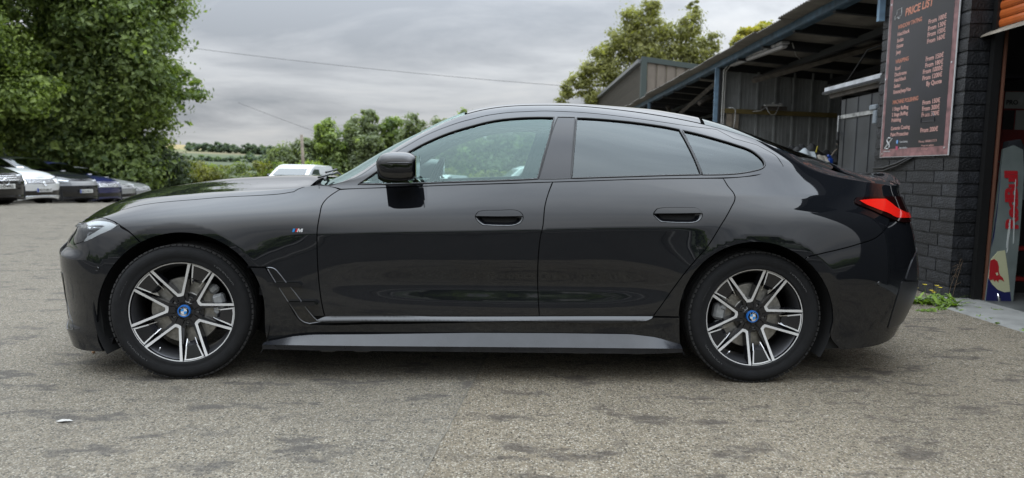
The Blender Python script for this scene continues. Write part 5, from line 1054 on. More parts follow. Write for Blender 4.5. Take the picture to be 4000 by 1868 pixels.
far_car('parked_car','dark saloon with large bright headlight, right of the silver saloon','car',-16.15,22.6,HP-.18,CN,sz=1.05,grille='plain',plate='08·D·9514')
far_car('parked_car','dark blue car, fourth in the row from the left','car',-16.85,25.2,HP-.18,CBL,sz=1.03,plate=None)
far_car('parked_car','pale silver car in the row, right of the dark blue car','car',-17.75,27.8,HP-.18,CS2,sz=1.0,grille='plain')
far_car('parked_car','farthest light coloured car in the row, only its nose above the bonnet','car',-18.5,30.4,HP-.18,CS2,sz=.94,grille='plain')
FG=pbr('far_glass',(.05,.065,.065),rough=.08,ior=1.7)
def van(name,label,x,y,rz,L,W,Hh,group):
    r=empty(name,(x,y,float(gz(x,y))),rz,label,'van',group)
    prof=[(-L/2,.35),(-L/2,.85),(-L/2+.12,1.02),(-L/2+.85,1.16),(-L/2+1.45,Hh-.14),(-L/2+1.75,Hh-.03),(0,Hh),(L/2-.15,Hh-.04),(L/2,Hh-.2),(L/2+.03,.35)]
    xs=[-1,-.97,-.86,0,.86,.97,1]; V=[];F=[]; n=len(prof)
    for s in xs:
        tuck=1-.0 if abs(s)<.9 else (.985 if abs(s)<.99 else .94)
        for px_,pz in prof: 
            top=max(0,(pz-1.1)/(Hh-1.1)); V.append((px_*tuck,s*W/2*(1-.10*top),pz if abs(s)<.9 else .35+(pz-.35)*(tuck)))
    for a in range(len(xs)-1):
        for i in range(n): F.append((a*n+i,a*n+(i+1)%n,(a+1)*n+(i+1)%n,(a+1)*n+i))
    F.append(tuple(range(n))); F.append(tuple(range((len(xs)-1)*n,len(xs)*n)))
    MB().add(V,F).build('body',CW,r,auto=35)
    a,b=prof[3],prof[4]; nx,nz=-(b[1]-a[1]),(b[0]-a[0]); q=math.hypot(nx,nz); nx/=q; nz/=q
    V=[(a[0]+.05+nx*.012,-W*.40,a[1]+.05+nz*.012),(a[0]+.05+nx*.012,W*.40,a[1]+.05+nz*.012),(b[0]-.03+nx*.012,W*.36,b[1]-.03+nz*.012),(b[0]-.03+nx*.012,-W*.36,b[1]-.03+nz*.012)]
    MB().add(V,[(0,1,2,3)]).build('windscreen',FG,r)
    for s in(1,-1):
        V=[(-L/2+1.15,s*W/2*.985,1.16),(-L/2+1.62,s*W/2*.925,Hh-.18),(-L/2+2.15,s*W/2*.925,Hh-.18),(-L/2+2.2,s*W/2*.985,1.16)]; V=[(a_,b_+s*.012,c_) for a_,b_,c_ in V]
        MB().add(V,[(0,1,2,3)]).build('door_window',FG,r)
        MB().box((-L/2+1.25,s*(W/2+.1),1.15),(.10,.18,.2),bev=.03).build('door_mirror',GLOSSBLK,r)
        MB().box((-L/2+.02,s*W*.36,.85),(.08,.3,.18),bev=.03).build('headlight',LMP,r)
        MB().box((L/2+.02,s*W*.43,.95),(.05,.12,.4),bev=.02).build('tail_light',TAILR,r)
        for hx in(-L/2+.85,L/2-.85):
            MB().lathe([(.0,s*.03),(.19,s*.02),(.2,s*-.01),(.31,s*-.01),(.33,s*.03),(.33,s*-.2)],(hx,s*(W/2-.02),.33),'y',28).build('wheel',[TYRE],r,True)
    return r
GV='white vans at the back of the yard'
van('white_van','white van facing forward, showing over the bonnet below the wooden pole',-8.65,27.6,R(85),3.9,1.62,1.64,GV)
van('white_van','white van with red tail light, seen through the front side window',.75,28.5,R(12),4.2,1.8,1.80,GV)
van('white_van','low white vehicle roof seen through the front side window, next to the steering wheel',-3.2,27.5,R(75),4.0,1.75,1.33,GV)
# ================================================================ BLOCK WALL AND PRICE BOARD
WX=3.84
BLK=pbr('black_painted_block',(.016,.017,.020),rough=.5,ior=1.45,noise=(14,.45),bump=(55,.9)); MORT=pbr('black_painted_mortar',(.017,.018,.020),rough=.55,bump=(60,.6)); 
def _vary(m):
    n=m.node_tree.nodes; l=m.node_tree.links; b=bsdf(n); src=b.inputs['Base Color'].links[0].from_socket
    oi=n.new('ShaderNodeObjectInfo'); mr=n.new('ShaderNodeMapRange'); l.new(oi.outputs['Random'],mr.inputs[0]); mr.inputs['To Min'].default_value=.65; mr.inputs['To Max'].default_value=1.75
    v=n.new('ShaderNodeVectorMath'); v.operation='SCALE'; l.new(src,v.inputs[0]); l.new(mr.outputs[0],v.inputs['Scale'])
    tc=n.new('ShaderNodeTexCoord'); ad=n.new('ShaderNodeVectorMath'); ad.operation='ADD'; l.new(tc.outputs['Object'],ad.inputs[0]); l.new(oi.outputs['Location'],ad.inputs[1])
    t=n.new('ShaderNodeTexNoise'); t.inputs['Scale'].default_value=23; t.inputs['Detail'].default_value=7; t.inputs['Roughness'].default_value=.7; l.new(ad.outputs[0],t.inputs[0])
    r=n.new('ShaderNodeValToRGB'); l.new(t.outputs[0],r.inputs[0]); r.color_ramp.elements[0].position=.66; r.color_ramp.elements[1].position=.72; r.color_ramp.elements[1].color=(.6,.6,.6,1)
    x=n.new('ShaderNodeMixRGB'); l.new(r.outputs[0],x.inputs[0]); l.new(v.outputs[0],x.inputs[1]); x.inputs[2].default_value=(.10,.10,.10,1); l.new(x.outputs[0],b.inputs['Base Color'])
_vary(BLK)
BLKC=pbr('chipped_block',(.026,.027,.030),rough=.5,noise=(30,.6),bump=(70,1.0))
wall=empty('block_wall',(WX,5.9,0),0,'black painted block wall end that carries the price list','wall')
MB().box((.105,.70,1.8),(.20,1.36,3.6)).build('mortar_bed',MORT,wall)
course=.1125; nrow=30
def block_mesh(L,seed):
    m=MB().box((0,0,0),(.225 if L is None else .02,L or .2,course-.011),bev=.004); return m
shapes={}
def block(x,y,z,dx,dy,seed,mat=BLK):
    key=(round(dx,3),round(dy,3),seed%3)
    if key not in shapes:
        # faces divided so that the surface can be slightly lumpy
        g=np.random.default_rng(seed); bm=bmesh.new(); bmesh.ops.create_cube(bm,size=1)
        bmesh.ops.subdivide_edges(bm,edges=bm.edges[:],cuts=2,use_grid_fill=True)
        for v in bm.verts:
            c=Vector((v.co.x*dx,v.co.y*dy,v.co.z*(course-.010))); 
            e=sum(abs(abs(k)-.5)<1e-4 for k in v.co); 
            q=1-(.012 if e>=2 else 0)*(1 if e==2 else 1.8)
            v.co=Vector((c.x*(q if dx>.1 else 1),c.y*(1-(.010 if e>=2 else 0)),c.z*(1-(.05 if e>=2 else 0))))+Vector(g.normal(size=3)*.0013)
        me=bpy.data.meshes.new('brick'); bm.to_mesh(me); bm.free(); me.polygons.foreach_set('use_smooth',[True]*len(me.polygons)); me.set_sharp_from_angle(angle=R(40)); me.materials.append(BLK); shapes[key]=me
    o=bpy.data.objects.new('brick',shapes[key]); COL.objects.link(o); o.parent=wall; o.location=(x,y,z); return o
for r_ in range(nrow):
    z=course*(r_+.5); ys=[]; y=0.0; first=.34 if r_%2 else .215; k=0
    Ls=[first]+[.44]*4
    for L in Ls:
        L2=min(L,1.40-y)
        if L2<.05: break
        dx=.215+ (rng.normal()*.002)
        block(.105-(.0 if k else .0),y+L2/2,z+rng.normal()*.0006,round(.222,3),round(L2-.011,3),r_*7+k)
        y+=L2; k+=1
# price board
PB=pbr('board_print_black',(.017,.016,.022),rough=.20,ior=1.5,noise=(2.2,.5)); PRED=pbr('board_border',(.30,.15,.15),rough=.3,noise=(11,.6)); PEDGE=pbr('board_edge',(.62,.62,.62),rough=.4)
PTX=pbr('board_salmon_print',(.78,.44,.38),rough=.35); PTT=pbr('board_orange_print',(.70,.27,.17),rough=.35); PWH=pbr('board_white_print',(.70,.70,.70),rough=.35); PGH=pbr('board_ghost_print',(.035,.036,.045),rough=.25)
SX=WX-.022; board=empty('price_board',(SX,6.6,2.05),0,'black price list board with salmon lettering and worn red border on the block wall','sign')
y0,y1,z0,z1=7.155,6.028,1.262,2.93   # left, right edge, bottom, top
def bq(name,ya,yb,za,zb,d0,d1,mat,par=board):
    return MB().box(((SX-(d0+d1)/2)-SX,(ya+yb)/2-6.6,(za+zb)/2-2.05),(abs(d1-d0),abs(ya-yb),abs(zb-za))).build(name,mat,par)
bq('panel',y0,y1,z0,z1,-.006,0,PEDGE)
bq('border',y0-.008,y1+.014,z0+.006,z1-.008,0,.0012,PRED)
bq('print_ground',y0-.055,y1+.075,z0+.085,z1-.07,.0012,.0022,PB)
def btext(txt,y,z,size,mat,align='LEFT',lean=0.0,sp=1.0,bold=.0,par=board,name='lettering',sx=1.0):
    V,F=text_mesh(txt,size,extrude=.0004,align=align,spacing=sp,bold=bold)
    # y decreases to the reader's right
    return MB().add([(-(.0028+vz),(y-(vx*sx+vy*lean))-6.6,(z+vy)-2.05) for vx,vy,vz in V],F).build(name,mat,par)
btext('PRICE LIST',6.865,2.634,.098,PTT,bold=.0028,lean=.12,sx=.98)
rows=[('WINDOW TINTING',2.540,1,''),('Hatchback',2.474,0,'From 100€'),('Sedan',2.412,0,'From 130€'),('Estate',2.356,0,'From 150€'),('Jeep',2.297,0,'From 160€'),
 ('WRAPPING',2.204,1,''),('Roof',2.137,0,'From 150€'),('Dechrome',2.078,0,'From 180€'),('Hatchback',2.024,0,'From 1000€'),('Sedan',1.966,0,'From 1200€'),('Estate/Jeep/Van',1.907,0,'By Quote'),
 ('MACHINE POLISHING',1.803,1,''),('1 Stage Buffing',1.738,0,'From 150€'),('2 Stage Buffing',1.681,0,'From 300€'),('Polishing',1.626,0,'From 500€'),('Ceramic Coating',1.545,0,''),('Paint Protection',1.483,0,'From 200€')]
for txt,z,h,pr in rows:
    btext(txt,6.975,z-.012,.052 if not h else .056,PTT if h else PTX,bold=.0008,sx=.80 if h else .92)
    if pr: btext(pr,6.20,z-.006+.006,.058,PTX,align='RIGHT',bold=.001)
btext('Phone: 0858237373',6.205,1.388,.030,PTX,align='RIGHT',sp=1.15); btext('Prices are subject',6.245,1.352,.024,PTX,align='RIGHT',sp=1.1); btext('to change',6.33,1.322,.024,PTX,align='RIGHT',sp=1.1)
btext('SaturnStyling',6.80,1.402,.026,PWH); btext('SaturnStyling',6.80,1.342,.026,PWH); btext('SATURNSTYLING',7.085,1.318,.016,PWH,bold=.0004)
def disc2(name,y,z,r,mat,d=.0030,n=20,sq=False,par=board):
    P=[(r*math.cos(a),r*math.sin(a)) for a in np.linspace(0,2*math.pi,n,endpoint=False)] if not sq else [(-r,-r),(r,-r),(r,r),(-r,r)]
    return MB().prism(P,lambda p,dd:(-dd,y+p[0]-6.6,z+p[1]-2.05),.0022,d).build(name,mat,par)
disc2('social_icon',6.845,1.412,.019,RBLUE); disc2('social_icon',6.845,1.350,.018,pbr('icon_pink',(.6,.08,.18),rough=.3),sq=True)
btext('f',6.852,1.400,.034,PWH,bold=.001)
# S shaped ring emblem
def ribbon(pts,w,mat,name='emblem_stroke'):
    m=MB(); m.tube([(-.0035,a-6.6,b-2.05) for a,b in pts],w,5); return m.build(name,mat,board)
cx_,cz_=7.0,1.402
ribbon([(cx_-.055*math.cos(a)*1.15-.02*math.sin(a),cz_+.020*math.sin(a)+.05*math.cos(a)*.9) for a in np.linspace(0,2*math.pi,24)],.0045,PWH)
ribbon([(cx_-.032,cz_+.052),(cx_+.005,cz_+.058),(cx_+.03,cz_+.035),(cx_+.012,cz_+.010),(cx_-.018,cz_-.008),(cx_-.022,cz_-.036),(cx_+.002,cz_-.055),(cx_+.040,cz_-.050)],.0065,PWH)
# line drawing of a vehicle beside the title, and ghosted cars lower down
def outline(pts,w,mat,ox,oz,s):
    return MB().tube([(-.0032,ox-p[0]*s-6.6,oz+p[1]*s-2.05) for p in pts],w,4,closed=True).build('vehicle_drawing',mat,board)
outline([(0,0),(.02,.35),(.25,.45),(.4,.85),(1.1,.95),(1.15,.4),(1.1,.2),(.9,.2),(.85,0),(.6,0),(.55,.2),(.3,.15)],.004,PWH,7.04,2.635,.10)
outline([(0,0),(0,.3),(.3,.35),(.45,.62),(1.3,.62),(1.55,.33),(1.6,0)],.005,PGH,6.47,1.575,.13)
for y,z in((y0-.04,2.80),(y1+.05,2.07),(y0-.02,2.06),(y0-.05,1.30),(y1+.06,1.33)): disc2('screw',y,z,.009,CHROME,.006)
# loose cable below the board
tag(MB().tube([(WX-.02,6.62,1.255),(WX-.03,6.80,1.20),(WX-.03,7.05,1.155),(WX-.04,7.23,1.15)],.012,6).tube([(WX-.02,6.58,1.25),(WX-.03,6.80,1.175),(WX-.03,7.05,1.125),(WX-.04,7.23,1.12)],.009,6).build('black_cable',RUBBER,None,True),'thick black cables sagging below the price board','cable')
# ================================================================ GARAGE with roller shutter
GR=empty('garage',(4.6,2.5,0),0,'dark garage interior behind an orange roller shutter opening','garage')
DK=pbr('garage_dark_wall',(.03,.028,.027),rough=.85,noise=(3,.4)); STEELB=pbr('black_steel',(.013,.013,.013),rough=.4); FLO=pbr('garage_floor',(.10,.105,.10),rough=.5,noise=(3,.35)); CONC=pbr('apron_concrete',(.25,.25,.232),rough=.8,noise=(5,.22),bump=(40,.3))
def gb(name,c,d,mat,par=GR,rot=None,bev=0): return MB().box((c[0]-4.6,c[1]-2.5,c[2]),d,rot,bev=bev).build(name,mat,par)
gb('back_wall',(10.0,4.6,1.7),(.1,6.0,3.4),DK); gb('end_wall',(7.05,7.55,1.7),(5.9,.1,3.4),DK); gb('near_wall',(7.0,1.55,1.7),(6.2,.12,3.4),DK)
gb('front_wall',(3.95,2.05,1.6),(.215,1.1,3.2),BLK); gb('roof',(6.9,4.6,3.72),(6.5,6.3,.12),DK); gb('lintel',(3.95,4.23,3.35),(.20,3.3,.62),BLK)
OR=pbr('orange_shutter',(.62,.145,.03),rough=.35,noise=(4,.25)); ORD=pbr('shutter_dirt',(.10,.07,.05),rough=.7)
sh=empty('roller_shutter',(4.05,4.25,2.3),0,'rolled up orange roller shutter above the garage opening','shutter')
for k in range(12):
    z=.055+.072*k
    m=MB(); P=[(-.012,-.035),(-.020,-.018),(-.022,.006),(-.016,.026),(-.006,.034),(.002,.034),(.002,-.035)]
    m.prism(P,lambda p,d:(p[0],d,z+p[1]),-1.62,1.60); m.build('shutter_slat',OR,sh)
m=MB(); m.prism([(.0,.02),(-.11,-.035),(-.115,-.05),(.0,-.005)],lambda p,d:(p[0],d,p[1]),-1.62,1.70); m.build('bottom_rail',pbr('rail_timber',(.32,.28,.22),rough=.7,noise=(9,.4)),sh)
gb('door_guide',(4.045,5.86,1.3),(.07,.05,2.6),STEELB); gb('door_guide',(4.10,5.83,1.3),(.012,.03,2.6),pbr('rusty_edge',(.16,.06,.03),rough=.8)); gb('door_guide',(4.045,2.62,1.3),(.07,.05,2.6),STEELB)
gb('rear_jamb',(4.075,5.99,1.8),(.05,.18,3.6),STEELB)
o=MB().box((7.0,4.5,.008),(5.9,6.0,.012)).build('garage_floor',FLO); tag(o,kind='structure')
# concrete apron with a chamfered edge
ap=MB().add([(3.60,2.2,0.0),(3.66,2.2,.016),(4.06,2.2,.016),(4.06,5.98,.016),(3.68,5.94,.016),(3.55,5.97,0),(3.56,5.2,.0),(3.63,5.2,.016)],[(0,1,7,6),(6,7,4,5),(1,2,3,4,7)]).build('apron',CONC); tag(ap,kind='structure')
# banner
BANN=pbr('banner_grey',(.20,.235,.225),rough=.35,noise=(5,.2)); BN=pbr('banner_navy',(.018,.022,.115),rough=.4); BR_=pbr('banner_red',(.52,.022,.030),rough=.4); BYE=pbr('banner_cream',(.66,.66,.42),rough=.4); BWH=pbr('banner_tear',(.62,.66,.64),rough=.5)
BY=5.80
ban=empty('advertising_banner',(4.10,BY,.012),0,'tall grey banner with Red Bull lettering leaning inside the doorway','banner')
bo=[(-.005,0),(.232,0),(.250,.55),(.252,1.10),(.228,1.30),(.150,1.335),(.06,1.30),(.045,1.0),(.015,.45)]
MB().prism(bo,lambda p,d:(p[0],d+p[1]*.03,p[1]),0,.02).build('cloth',BANN,ban)
def bp_(pts,mat,name,d=-.002): return MB().prism(pts,lambda p,q:(p[0],q+p[1]*.03,p[1]),d,0).build(name,mat,ban)
bp_([(-.004,.003),(.215,.003),(.198,.085),(.15,.078),(.09,.10),(.04,.145),(.004,.20)],BN,'navy_foot')
bp_([(.004,.20),(.04,.145),(.09,.10),(.15,.078),(.198,.085),(.17,.25),(.13,.44),(.07,.43),(.015,.36)],BYE,'cream_sun',-.003)
bp_([(.012,.35),(.040,.365),(.070,.345),(.085,.30),(.088,.255),(.100,.225),(.125,.205),(.140,.170),(.118,.185),(.098,.188),(.088,.178),(.092,.160),(.070,.185),(.055,.170),(.045,.190),(.020,.180),(.006,.20)],BR_,'bull_head',-.0055)
bp_([(.060,.245),(.078,.250),(.085,.228),(.070,.222)],BYE,'bull_eye',-.007)
bp_([(.012,.47),(.030,.55),(.052,1.12),(.050,.95),(.040,.70)],BN,'navy_edge',-.002)
V,F=text_mesh('RedBull',.155,extrude=.0008,bold=.006,spacing=.92)
mx=max(v[0] for v in V); k_=.50/mx
MB().add([(.228-vy*.95-.085*vx*k_, -.004-vz+.03*(.62+vx*k_), .62+vx*k_) for vx,vy,vz in V],F).build('lettering',BR_,ban)
for pts in ([(.176,1.05),(.181,1.05),(.184,.85),(.190,.62),(.184,.63),(.178,.80)],[(.150,.70),(.157,.71),(.160,.60),(.152,.52),(.154,.44),(.146,.42),(.147,.50),(.140,.46),(.143,.56)],[(.196,.50),(.200,.50),(.194,.72),(.190,.66)]): bp_(pts,BWH,'torn_strip',-.007)
tag(MB().tube([(4.20,5.78,.012),(4.20,5.82,.10)],.012,8).build('banner_foot',CHROME,None,True),'small metal foot under the banner','foot')
# red cabinet with stickers, cloth and clutter inside
cab=empty('red_cabinet',(5.26,7.3,1.0),0,'tall red cabinet with white stickers inside the dark doorway','cabinet')
CR=pbr('cabinet_red',(.26,.018,.016),rough=.45,noise=(5,.3)); LAB=pbr('sticker_white',(.50,.52,.50),rough=.5)
MB().box((0,.1,.30),(.26,.3,1.36),bev=.01).build('case',CR,cab)
MB().box((-.0,-.053,.885),(.25,.008,.17)).build('sticker',LAB,cab); MB().box((.06,-.053,.68),(.115,.008,.20)).build('sticker',LAB,cab); MB().box((-.07,-.053,.68),(.115,.008,.20)).build('sticker',STEELB,cab)
for t_,x_,sz_,mm in(('PRO',-.115,.065,STEELB),('41',.0,.13,pbr('sticker_grey',(.62,.64,.62),rough=.5))):
    V,F=text_mesh(t_,sz_,extrude=.001,bold=.002); MB().add([(x_+a,-.060-c,.84+b) for a,b,c in V],F).build('sticker_text',mm,cab)
MB().box((.02,-.053,.885),(.12,.006,.15)).build('sticker_back',STEELB,cab)
MB().box((.055,-.053,.42),(.07,.006,.10)).build('sticker',pbr('sticker_yellow',(.45,.38,.08),rough=.5),cab)
cl=[(0,0),(.10,.02),(.17,-.06),(.20,-.22),(.16,-.38),(.06,-.46),(.0,-.55),(-.02,-.2)]
tag(MB().prism([(4.22+a,1.38+b) for a,b in cl],lambda p,d:(p[0],5.88+d+.02*math.sin(p[1]*30),p[1]),0,.06).build('dark_cloth',pbr('dark_cloth',(.016,.018,.024),rough=.95,bump=(20,.6)),None),'dark cloth hanging over the top of the banner','cloth')
for i,(x,y,z,w,lb) in enumerate(((4.62,6.3,.40,.22,'upper red box on the bench behind the banner'),(4.66,6.35,.11,.22,'lower red box on the floor behind the banner'))):
    b=empty('tool_box',(x,y,z),0,lb,'box','red boxes inside the garage'); MB().box((0,0,-.05),(w,.22,.12),bev=.01).build('tray',STEELB,b); MB().box((0,0,.03),(w+.01,.23,.04),bev=.01).build('lid',CR,b)
tag(MB().box((4.75,6.45,.30),(.6,.35,.03)).build('low_bench',DK),'low dark bench behind the banner','bench')
tag(MB().box((4.70,6.2,1.02),(.14,.02,.28)).build('grey_sheet',pbr('grey_panel',(.30,.32,.36),rough=.5)),'pale panel at the right edge inside the doorway','panel')
tag(MB().tube([(4.35,6.2,1.22),(4.55,6.2,1.20),(4.8,6.2,1.20)],.006,5).build('grey_cable',CHROME,None),'thin pale cable above the pale panel','cable')
# ================================================================ OPEN SHED
BLU=pbr('blue_steel',(.055,.115,.175),rough=.55,noise=(9,.45)); BLUL=pbr('pale_blue_steel',(.20,.32,.44),rough=.6,noise=(8,.3)); ROOFM=pbr('roof_sheet',(.20,.185,.16),rough=.75,noise=(3,.35)); TIM=pbr('old_timber',(.085,.072,.060),rough=.9,noise=(7,.5)); DKST=pbr('dark_steel',(.018,.019,.022),rough=.6); CLAD=pbr('shed_cladding',(.33,.345,.345),rough=.55,noise=(2.5,.3)); 
shed=empty('open_shed',(3.72,7.2,0),0,'open fronted shed with corrugated roof on a blue steel beam','shed')
def sb(name,c,d,mat,rot=None,bev=0,par=shed): return MB().box((c[0]-3.72,c[1]-7.2,c[2]),d,rot,bev=bev).build(name,mat,par)
for y in(12.72,19.0,25.3): 
    sb('post',(3.72,y,1.5),(.10,.03,3.0),BLUL); sb('post',(3.755,y,1.5),(.03,.14,3.0),DKST)
sb('post',(3.79,7.27,2.98),(.06,.05,.62),BLUL)
sb('beam',(3.72,19.6,3.052),(.05,25.0,.095),BLU); sb('beam',(3.76,19.6,3.0),(.10,25.0,.010),BLU)
# corrugated sheets, each one its own part: waves run down the slope
def corr(w,length,pitch,amp,seg=6):
    n=int(w/pitch*seg)+1; V=[];F=[]
    for i in range(n):
        y=w*i/(n-1); z=amp*math.cos(2*math.pi*y/pitch)
        V+=[(0,y,z),(length,y,z),(0,y,z+.004),(length,y,z+.004)]
    for i in range(n-1):
        a=4*i; F+=[(a,a+1,a+5,a+4),(a+2,a+6,a+7,a+3),(a,a+4,a+6,a+2),(a+1,a+3,a+7,a+5)]
    return V,F
V,F=corr(.95,6.0,.076,.011)
me=MB().add(V,F).build('roof_sheet',ROOFM,shed,True); me0=me
tilt=Matrix.Rotation(R(4.6),4,'Y')
for k in range(27):
    o=me0 if k==0 else me0.copy()
    if k: COL.objects.link(o)
    o.matrix_local=Matrix.Translation((3.50-3.72+rng.normal()*.015,.25+k*.92,3.128+ (k%2)*.012+rng.normal()*.004))@tilt
# rafters, purlins and timbers under the sheets
for k in range(16):
    y=8.2+k*1.15; sb('rafter',(6.72,y,2.80),(6.0,.07,.14),DKST,Matrix.Rotation(R(4.6),3,'Y'))
for x in(4.6,5.8,7.0,8.2): sb('purlin',(x,19.6,2.97-(x-3.5)*.08),(.07,25,.09),DKST)
for a,b in(((4.2,12.2,2.72),(5.35,9.0,2.95)),((5.35,9.0,2.95),(6.3,7.9,2.9)),((4.25,17.6,2.62),(4.0,13.6,2.9)),((4.9,21,2.6),(4.1,18.5,2.85)),((3.9,14.6,2.55),(4.7,15.2,2.95))):
    shift=lambda p:(p[0]-3.72,p[1]-7.2,p[2]); MB().tube([shift(a),shift(b)],.055,4).build('timber_brace',TIM,shed)
for c,d,rn in(((6.2,32.1,1.5),(5.4,.06,3.4),0),((9.2,19.8,1.3),(.06,25.0,3.0),0)): sb('rear_wall',c,d,DKST)
# cladding partition of ribbed sheets
V=[];F=[]; prof=[(0,0),(.012,.028),(.045,.028),(.058,0),(.120,0),(.126,.006),(.132,0),(.185,0),(.191,.006),(.197,0),(.255,0),(.261,.006),(.267,0),(.334,0)]
for x,h in prof: V+=[(x,-h,.0),(x,-h,3.0)]
F=[(2*i,2*i+2,2*i+3,2*i+1) for i in range(len(prof)-1)]
c0=MB().add(V,F).build('cladding_sheet',CLAD,shed,fix=False)
for k in range(12):
    o=c0 if k==0 else c0.copy()
    if k: COL.objects.link(o)
    o.location=(3.79+.334*k-3.72,12.78-7.2,-.06+ (0 if k<1 else 0))
RAIL=pbr('green_timber',(.17,.125,.035),rough=.75,noise=(6,.3)); PALE=pbr('pale_board',(.30,.255,.20),rough=.85,noise=(7,.3)); PVC=pbr('white_pvc',(.62,.62,.60),rough=.4); 
tag(MB().box((4.85,12.66,2.20),(2.12,.05,.082),Matrix.Rotation(R(1.4),3,'Y')).build('timber_rail',RAIL,None),'long brownish green timber rail fixed across the grey cladding','rail')
bd=empty('pallet_board',(4.0,12.66,2.04),0,'two weathered upright boards hanging below the timber rail','board')
MB().box((-.055,0,0),(.105,.02,.27)).build('board',PALE,bd); MB().box((.065,0,0),(.105,.02,.27)).build('board',PALE,bd)
so_=empty('socket_strip',(4.71,12.58,2.33),0,'white extension socket on a dark block above the timber rail','socket'); MB().box((0,0,0),(.33,.06,.035),bev=.008).build('socket_body',PVC,so_); MB().box((-.0,0,.035),(.05,.04,.04),bev=.01).box((.14,0,.03),(.05,.04,.03),bev=.01).build('plug',PVC,so_); MB().box((.03,.03,-.05),(.46,.05,.06)).build('timber_block',TIM,so_)
tag(MB().tube([(4.58,12.55,2.31),(4.60,12.52,2.22),(4.66,12.52,2.15),(4.74,12.52,2.17),(4.80,12.54,2.30)],.007,6).tube([(4.58,12.54,2.31),(4.50,12.58,2.23),(4.35,12.60,2.215)],.006,6).build('white_flex',PVC,None,True),'white flex looping down from the extension socket','cable')
tag(MB().tube([(3.90,12.58,2.27),(3.98,12.58,2.275),(4.03,12.58,2.24),(4.03,12.58,2.05),(4.01,12.6,1.85)],.009,6).build('white_flex',PVC,None,True),'white flex hooked over the left end of the timber rail','cable')
tag(MB().tube([(4.95,12.5,2.95),(5.0,12.5,2.7),(5.02,12.52,2.36)],.006,5).build('black_flex',RUBBER,None),'thin black flex dropping to the extension socket','cable')
tag(MB().tube([(3.83,12.4,3.04),(3.80,12.62,2.95),(3.80,12.64,2.0),(3.78,12.64,1.2)],.012,6).tube([(3.87,12.3,3.05),(3.835,12.62,2.93),(3.835,12.64,2.0),(3.82,12.64,1.2)],.010,6).build('conduit',PVC,None,True),'pair of white conduits running down the shed post','conduit')
# tube light
li=empty('tube_light',(3.90,11.28,3.02),0,'long grey fluorescent fitting under the blue beam, unlit','light'); M=Matrix.Rotation(R(2.2),3,'X')
MB().box((0,0,0),(.13,2.45,.05),M,bev=.015).build('fitting',pbr('fitting_grey',(.5,.51,.53),rough=.4),li)
MB().box((0,0,-.045),(.11,2.40,.06),M,bev=.028).build('diffuser',pbr('diffuser_grey',(.66,.66,.69),rough=.3),li)
for k in range(5):
    for s in(-1,): MB().box((s*.068,-1.0+.5*k,-.012+(-1.0+.5*k)*.038),(.006,.02,.05)).build('clip',CHROME,li)
tag(MB().tube([(4.05,10.2,2.99),(4.4,10.9,2.93),(5.0,11.8,2.92)],.008,5).build('white_flex',PVC,None,True),'thin white flex hanging behind the tube light','cable')
tag(MB().tube([(5.0,7.9,3.05),(4.75,8.2,2.75),(4.35,8.6,2.62),(4.28,8.9,2.30),(4.2,9.0,2.18)],.012,5).build('black_flex',RUBBER,None,True),'black flex looping from the roof timbers left of the price board','cable')
# hut inside the shed
hut=empty('store_hut',(4.05,7.45,0),0,'black sheeted store hut with white roof edge beside the block wall','hut'); HB=pbr('hut_sheet',(.045,.048,.053),rough=.45,noise=(2.5,.5)); WP=pbr('white_fascia',(.80,.83,.87),rough=.6,noise=(7,.25)); WPD=pbr('worn_white_strip',(.42,.42,.40),rough=.7,noise=(16,.6))
def hb2(name,c,d,mat,bev=0,rot=None): return MB().box((c[0]-4.05,c[1]-7.45,c[2]),d,rot,bev=bev).build(name,mat,hut)
hb2('door_panel',(4.065,8.02,1.0),(.03,1.10,2.0),HB); hb2('door_panel',(4.06,7.30,1.0),(.03,.33,2.0),HB); hb2('wall_sheet',(4.75,8.58,1.03),(1.4,.03,2.06),HB); hb2('frame',(4.08,8.575,1.03),(.06,.035,2.06),DKST)
for k in range(4): hb2('upstand',(4.046,8.45-.30*k,1.0),(.008,.02,2.0),HB)
hb2('roof_sheet',(4.65,8.07,2.12),(1.36,1.75,.03),DKST); hb2('fascia',(4.0,8.10,2.145),(.03,1.62,.085),WP); hb2('fascia_timber',(4.03,8.05,2.075),(.04,1.5,.06),TIM)
hb2('bolt_strip',(4.04,8.10,1.79),(.012,.86,.045),WPD); hb2('latch',(4.03,8.56,1.70),(.02,.02,.22),CHROME); hb2('latch',(4.02,8.54,1.56),(.02,.03,.10),DKST)
hb2('hinge_box',(4.0,7.68,1.83),(.05,.14,.06),pbr('hinge_grey',(.30,.34,.38),rough=.5),bev=.01); hb2('hinge_box',(4.0,7.64,1.72),(.04,.07,.15),bpy.data.materials['hinge_grey'],bev=.01)
# heap of covers, cloth and bottle
hp=MB()
X,Y=np.meshgrid(np.linspace(3.95,5.4,40),np.linspace(9.9,10.9,16),indexing='ij')
Z=1.30+.16*np.exp(-((X-4.2)/.16)**2)+.17*np.exp(-((X-4.42)/.10)**2)+.12*np.exp(-((X-4.7)/.2)**2)+.05*np.sin(X*31)*np.cos(Y*17)-.25*np.clip((10.15-Y)/.25,0,1)**2
V=np.stack([X,Y,Z],-1).reshape(-1,3); F=np.array([(i*16+j,(i+1)*16+j,(i+1)*16+j+1,i*16+j+1) for i in range(39) for j in range(15)])
tag(mesh('dark_cover',V,F,pbr('dark_cover',(.012,.012,.013),rough=.7,bump=(14,.6)),None,True),'crumpled black cover heaped on a bench behind the car boot','cover')
bn=empty('work_bench',(4.7,10.4,0),0,'dark bench behind the car boot','bench'); MB().box((0,0,1.24),(1.5,1.0,.05)).build('bench_top',DKST,bn)
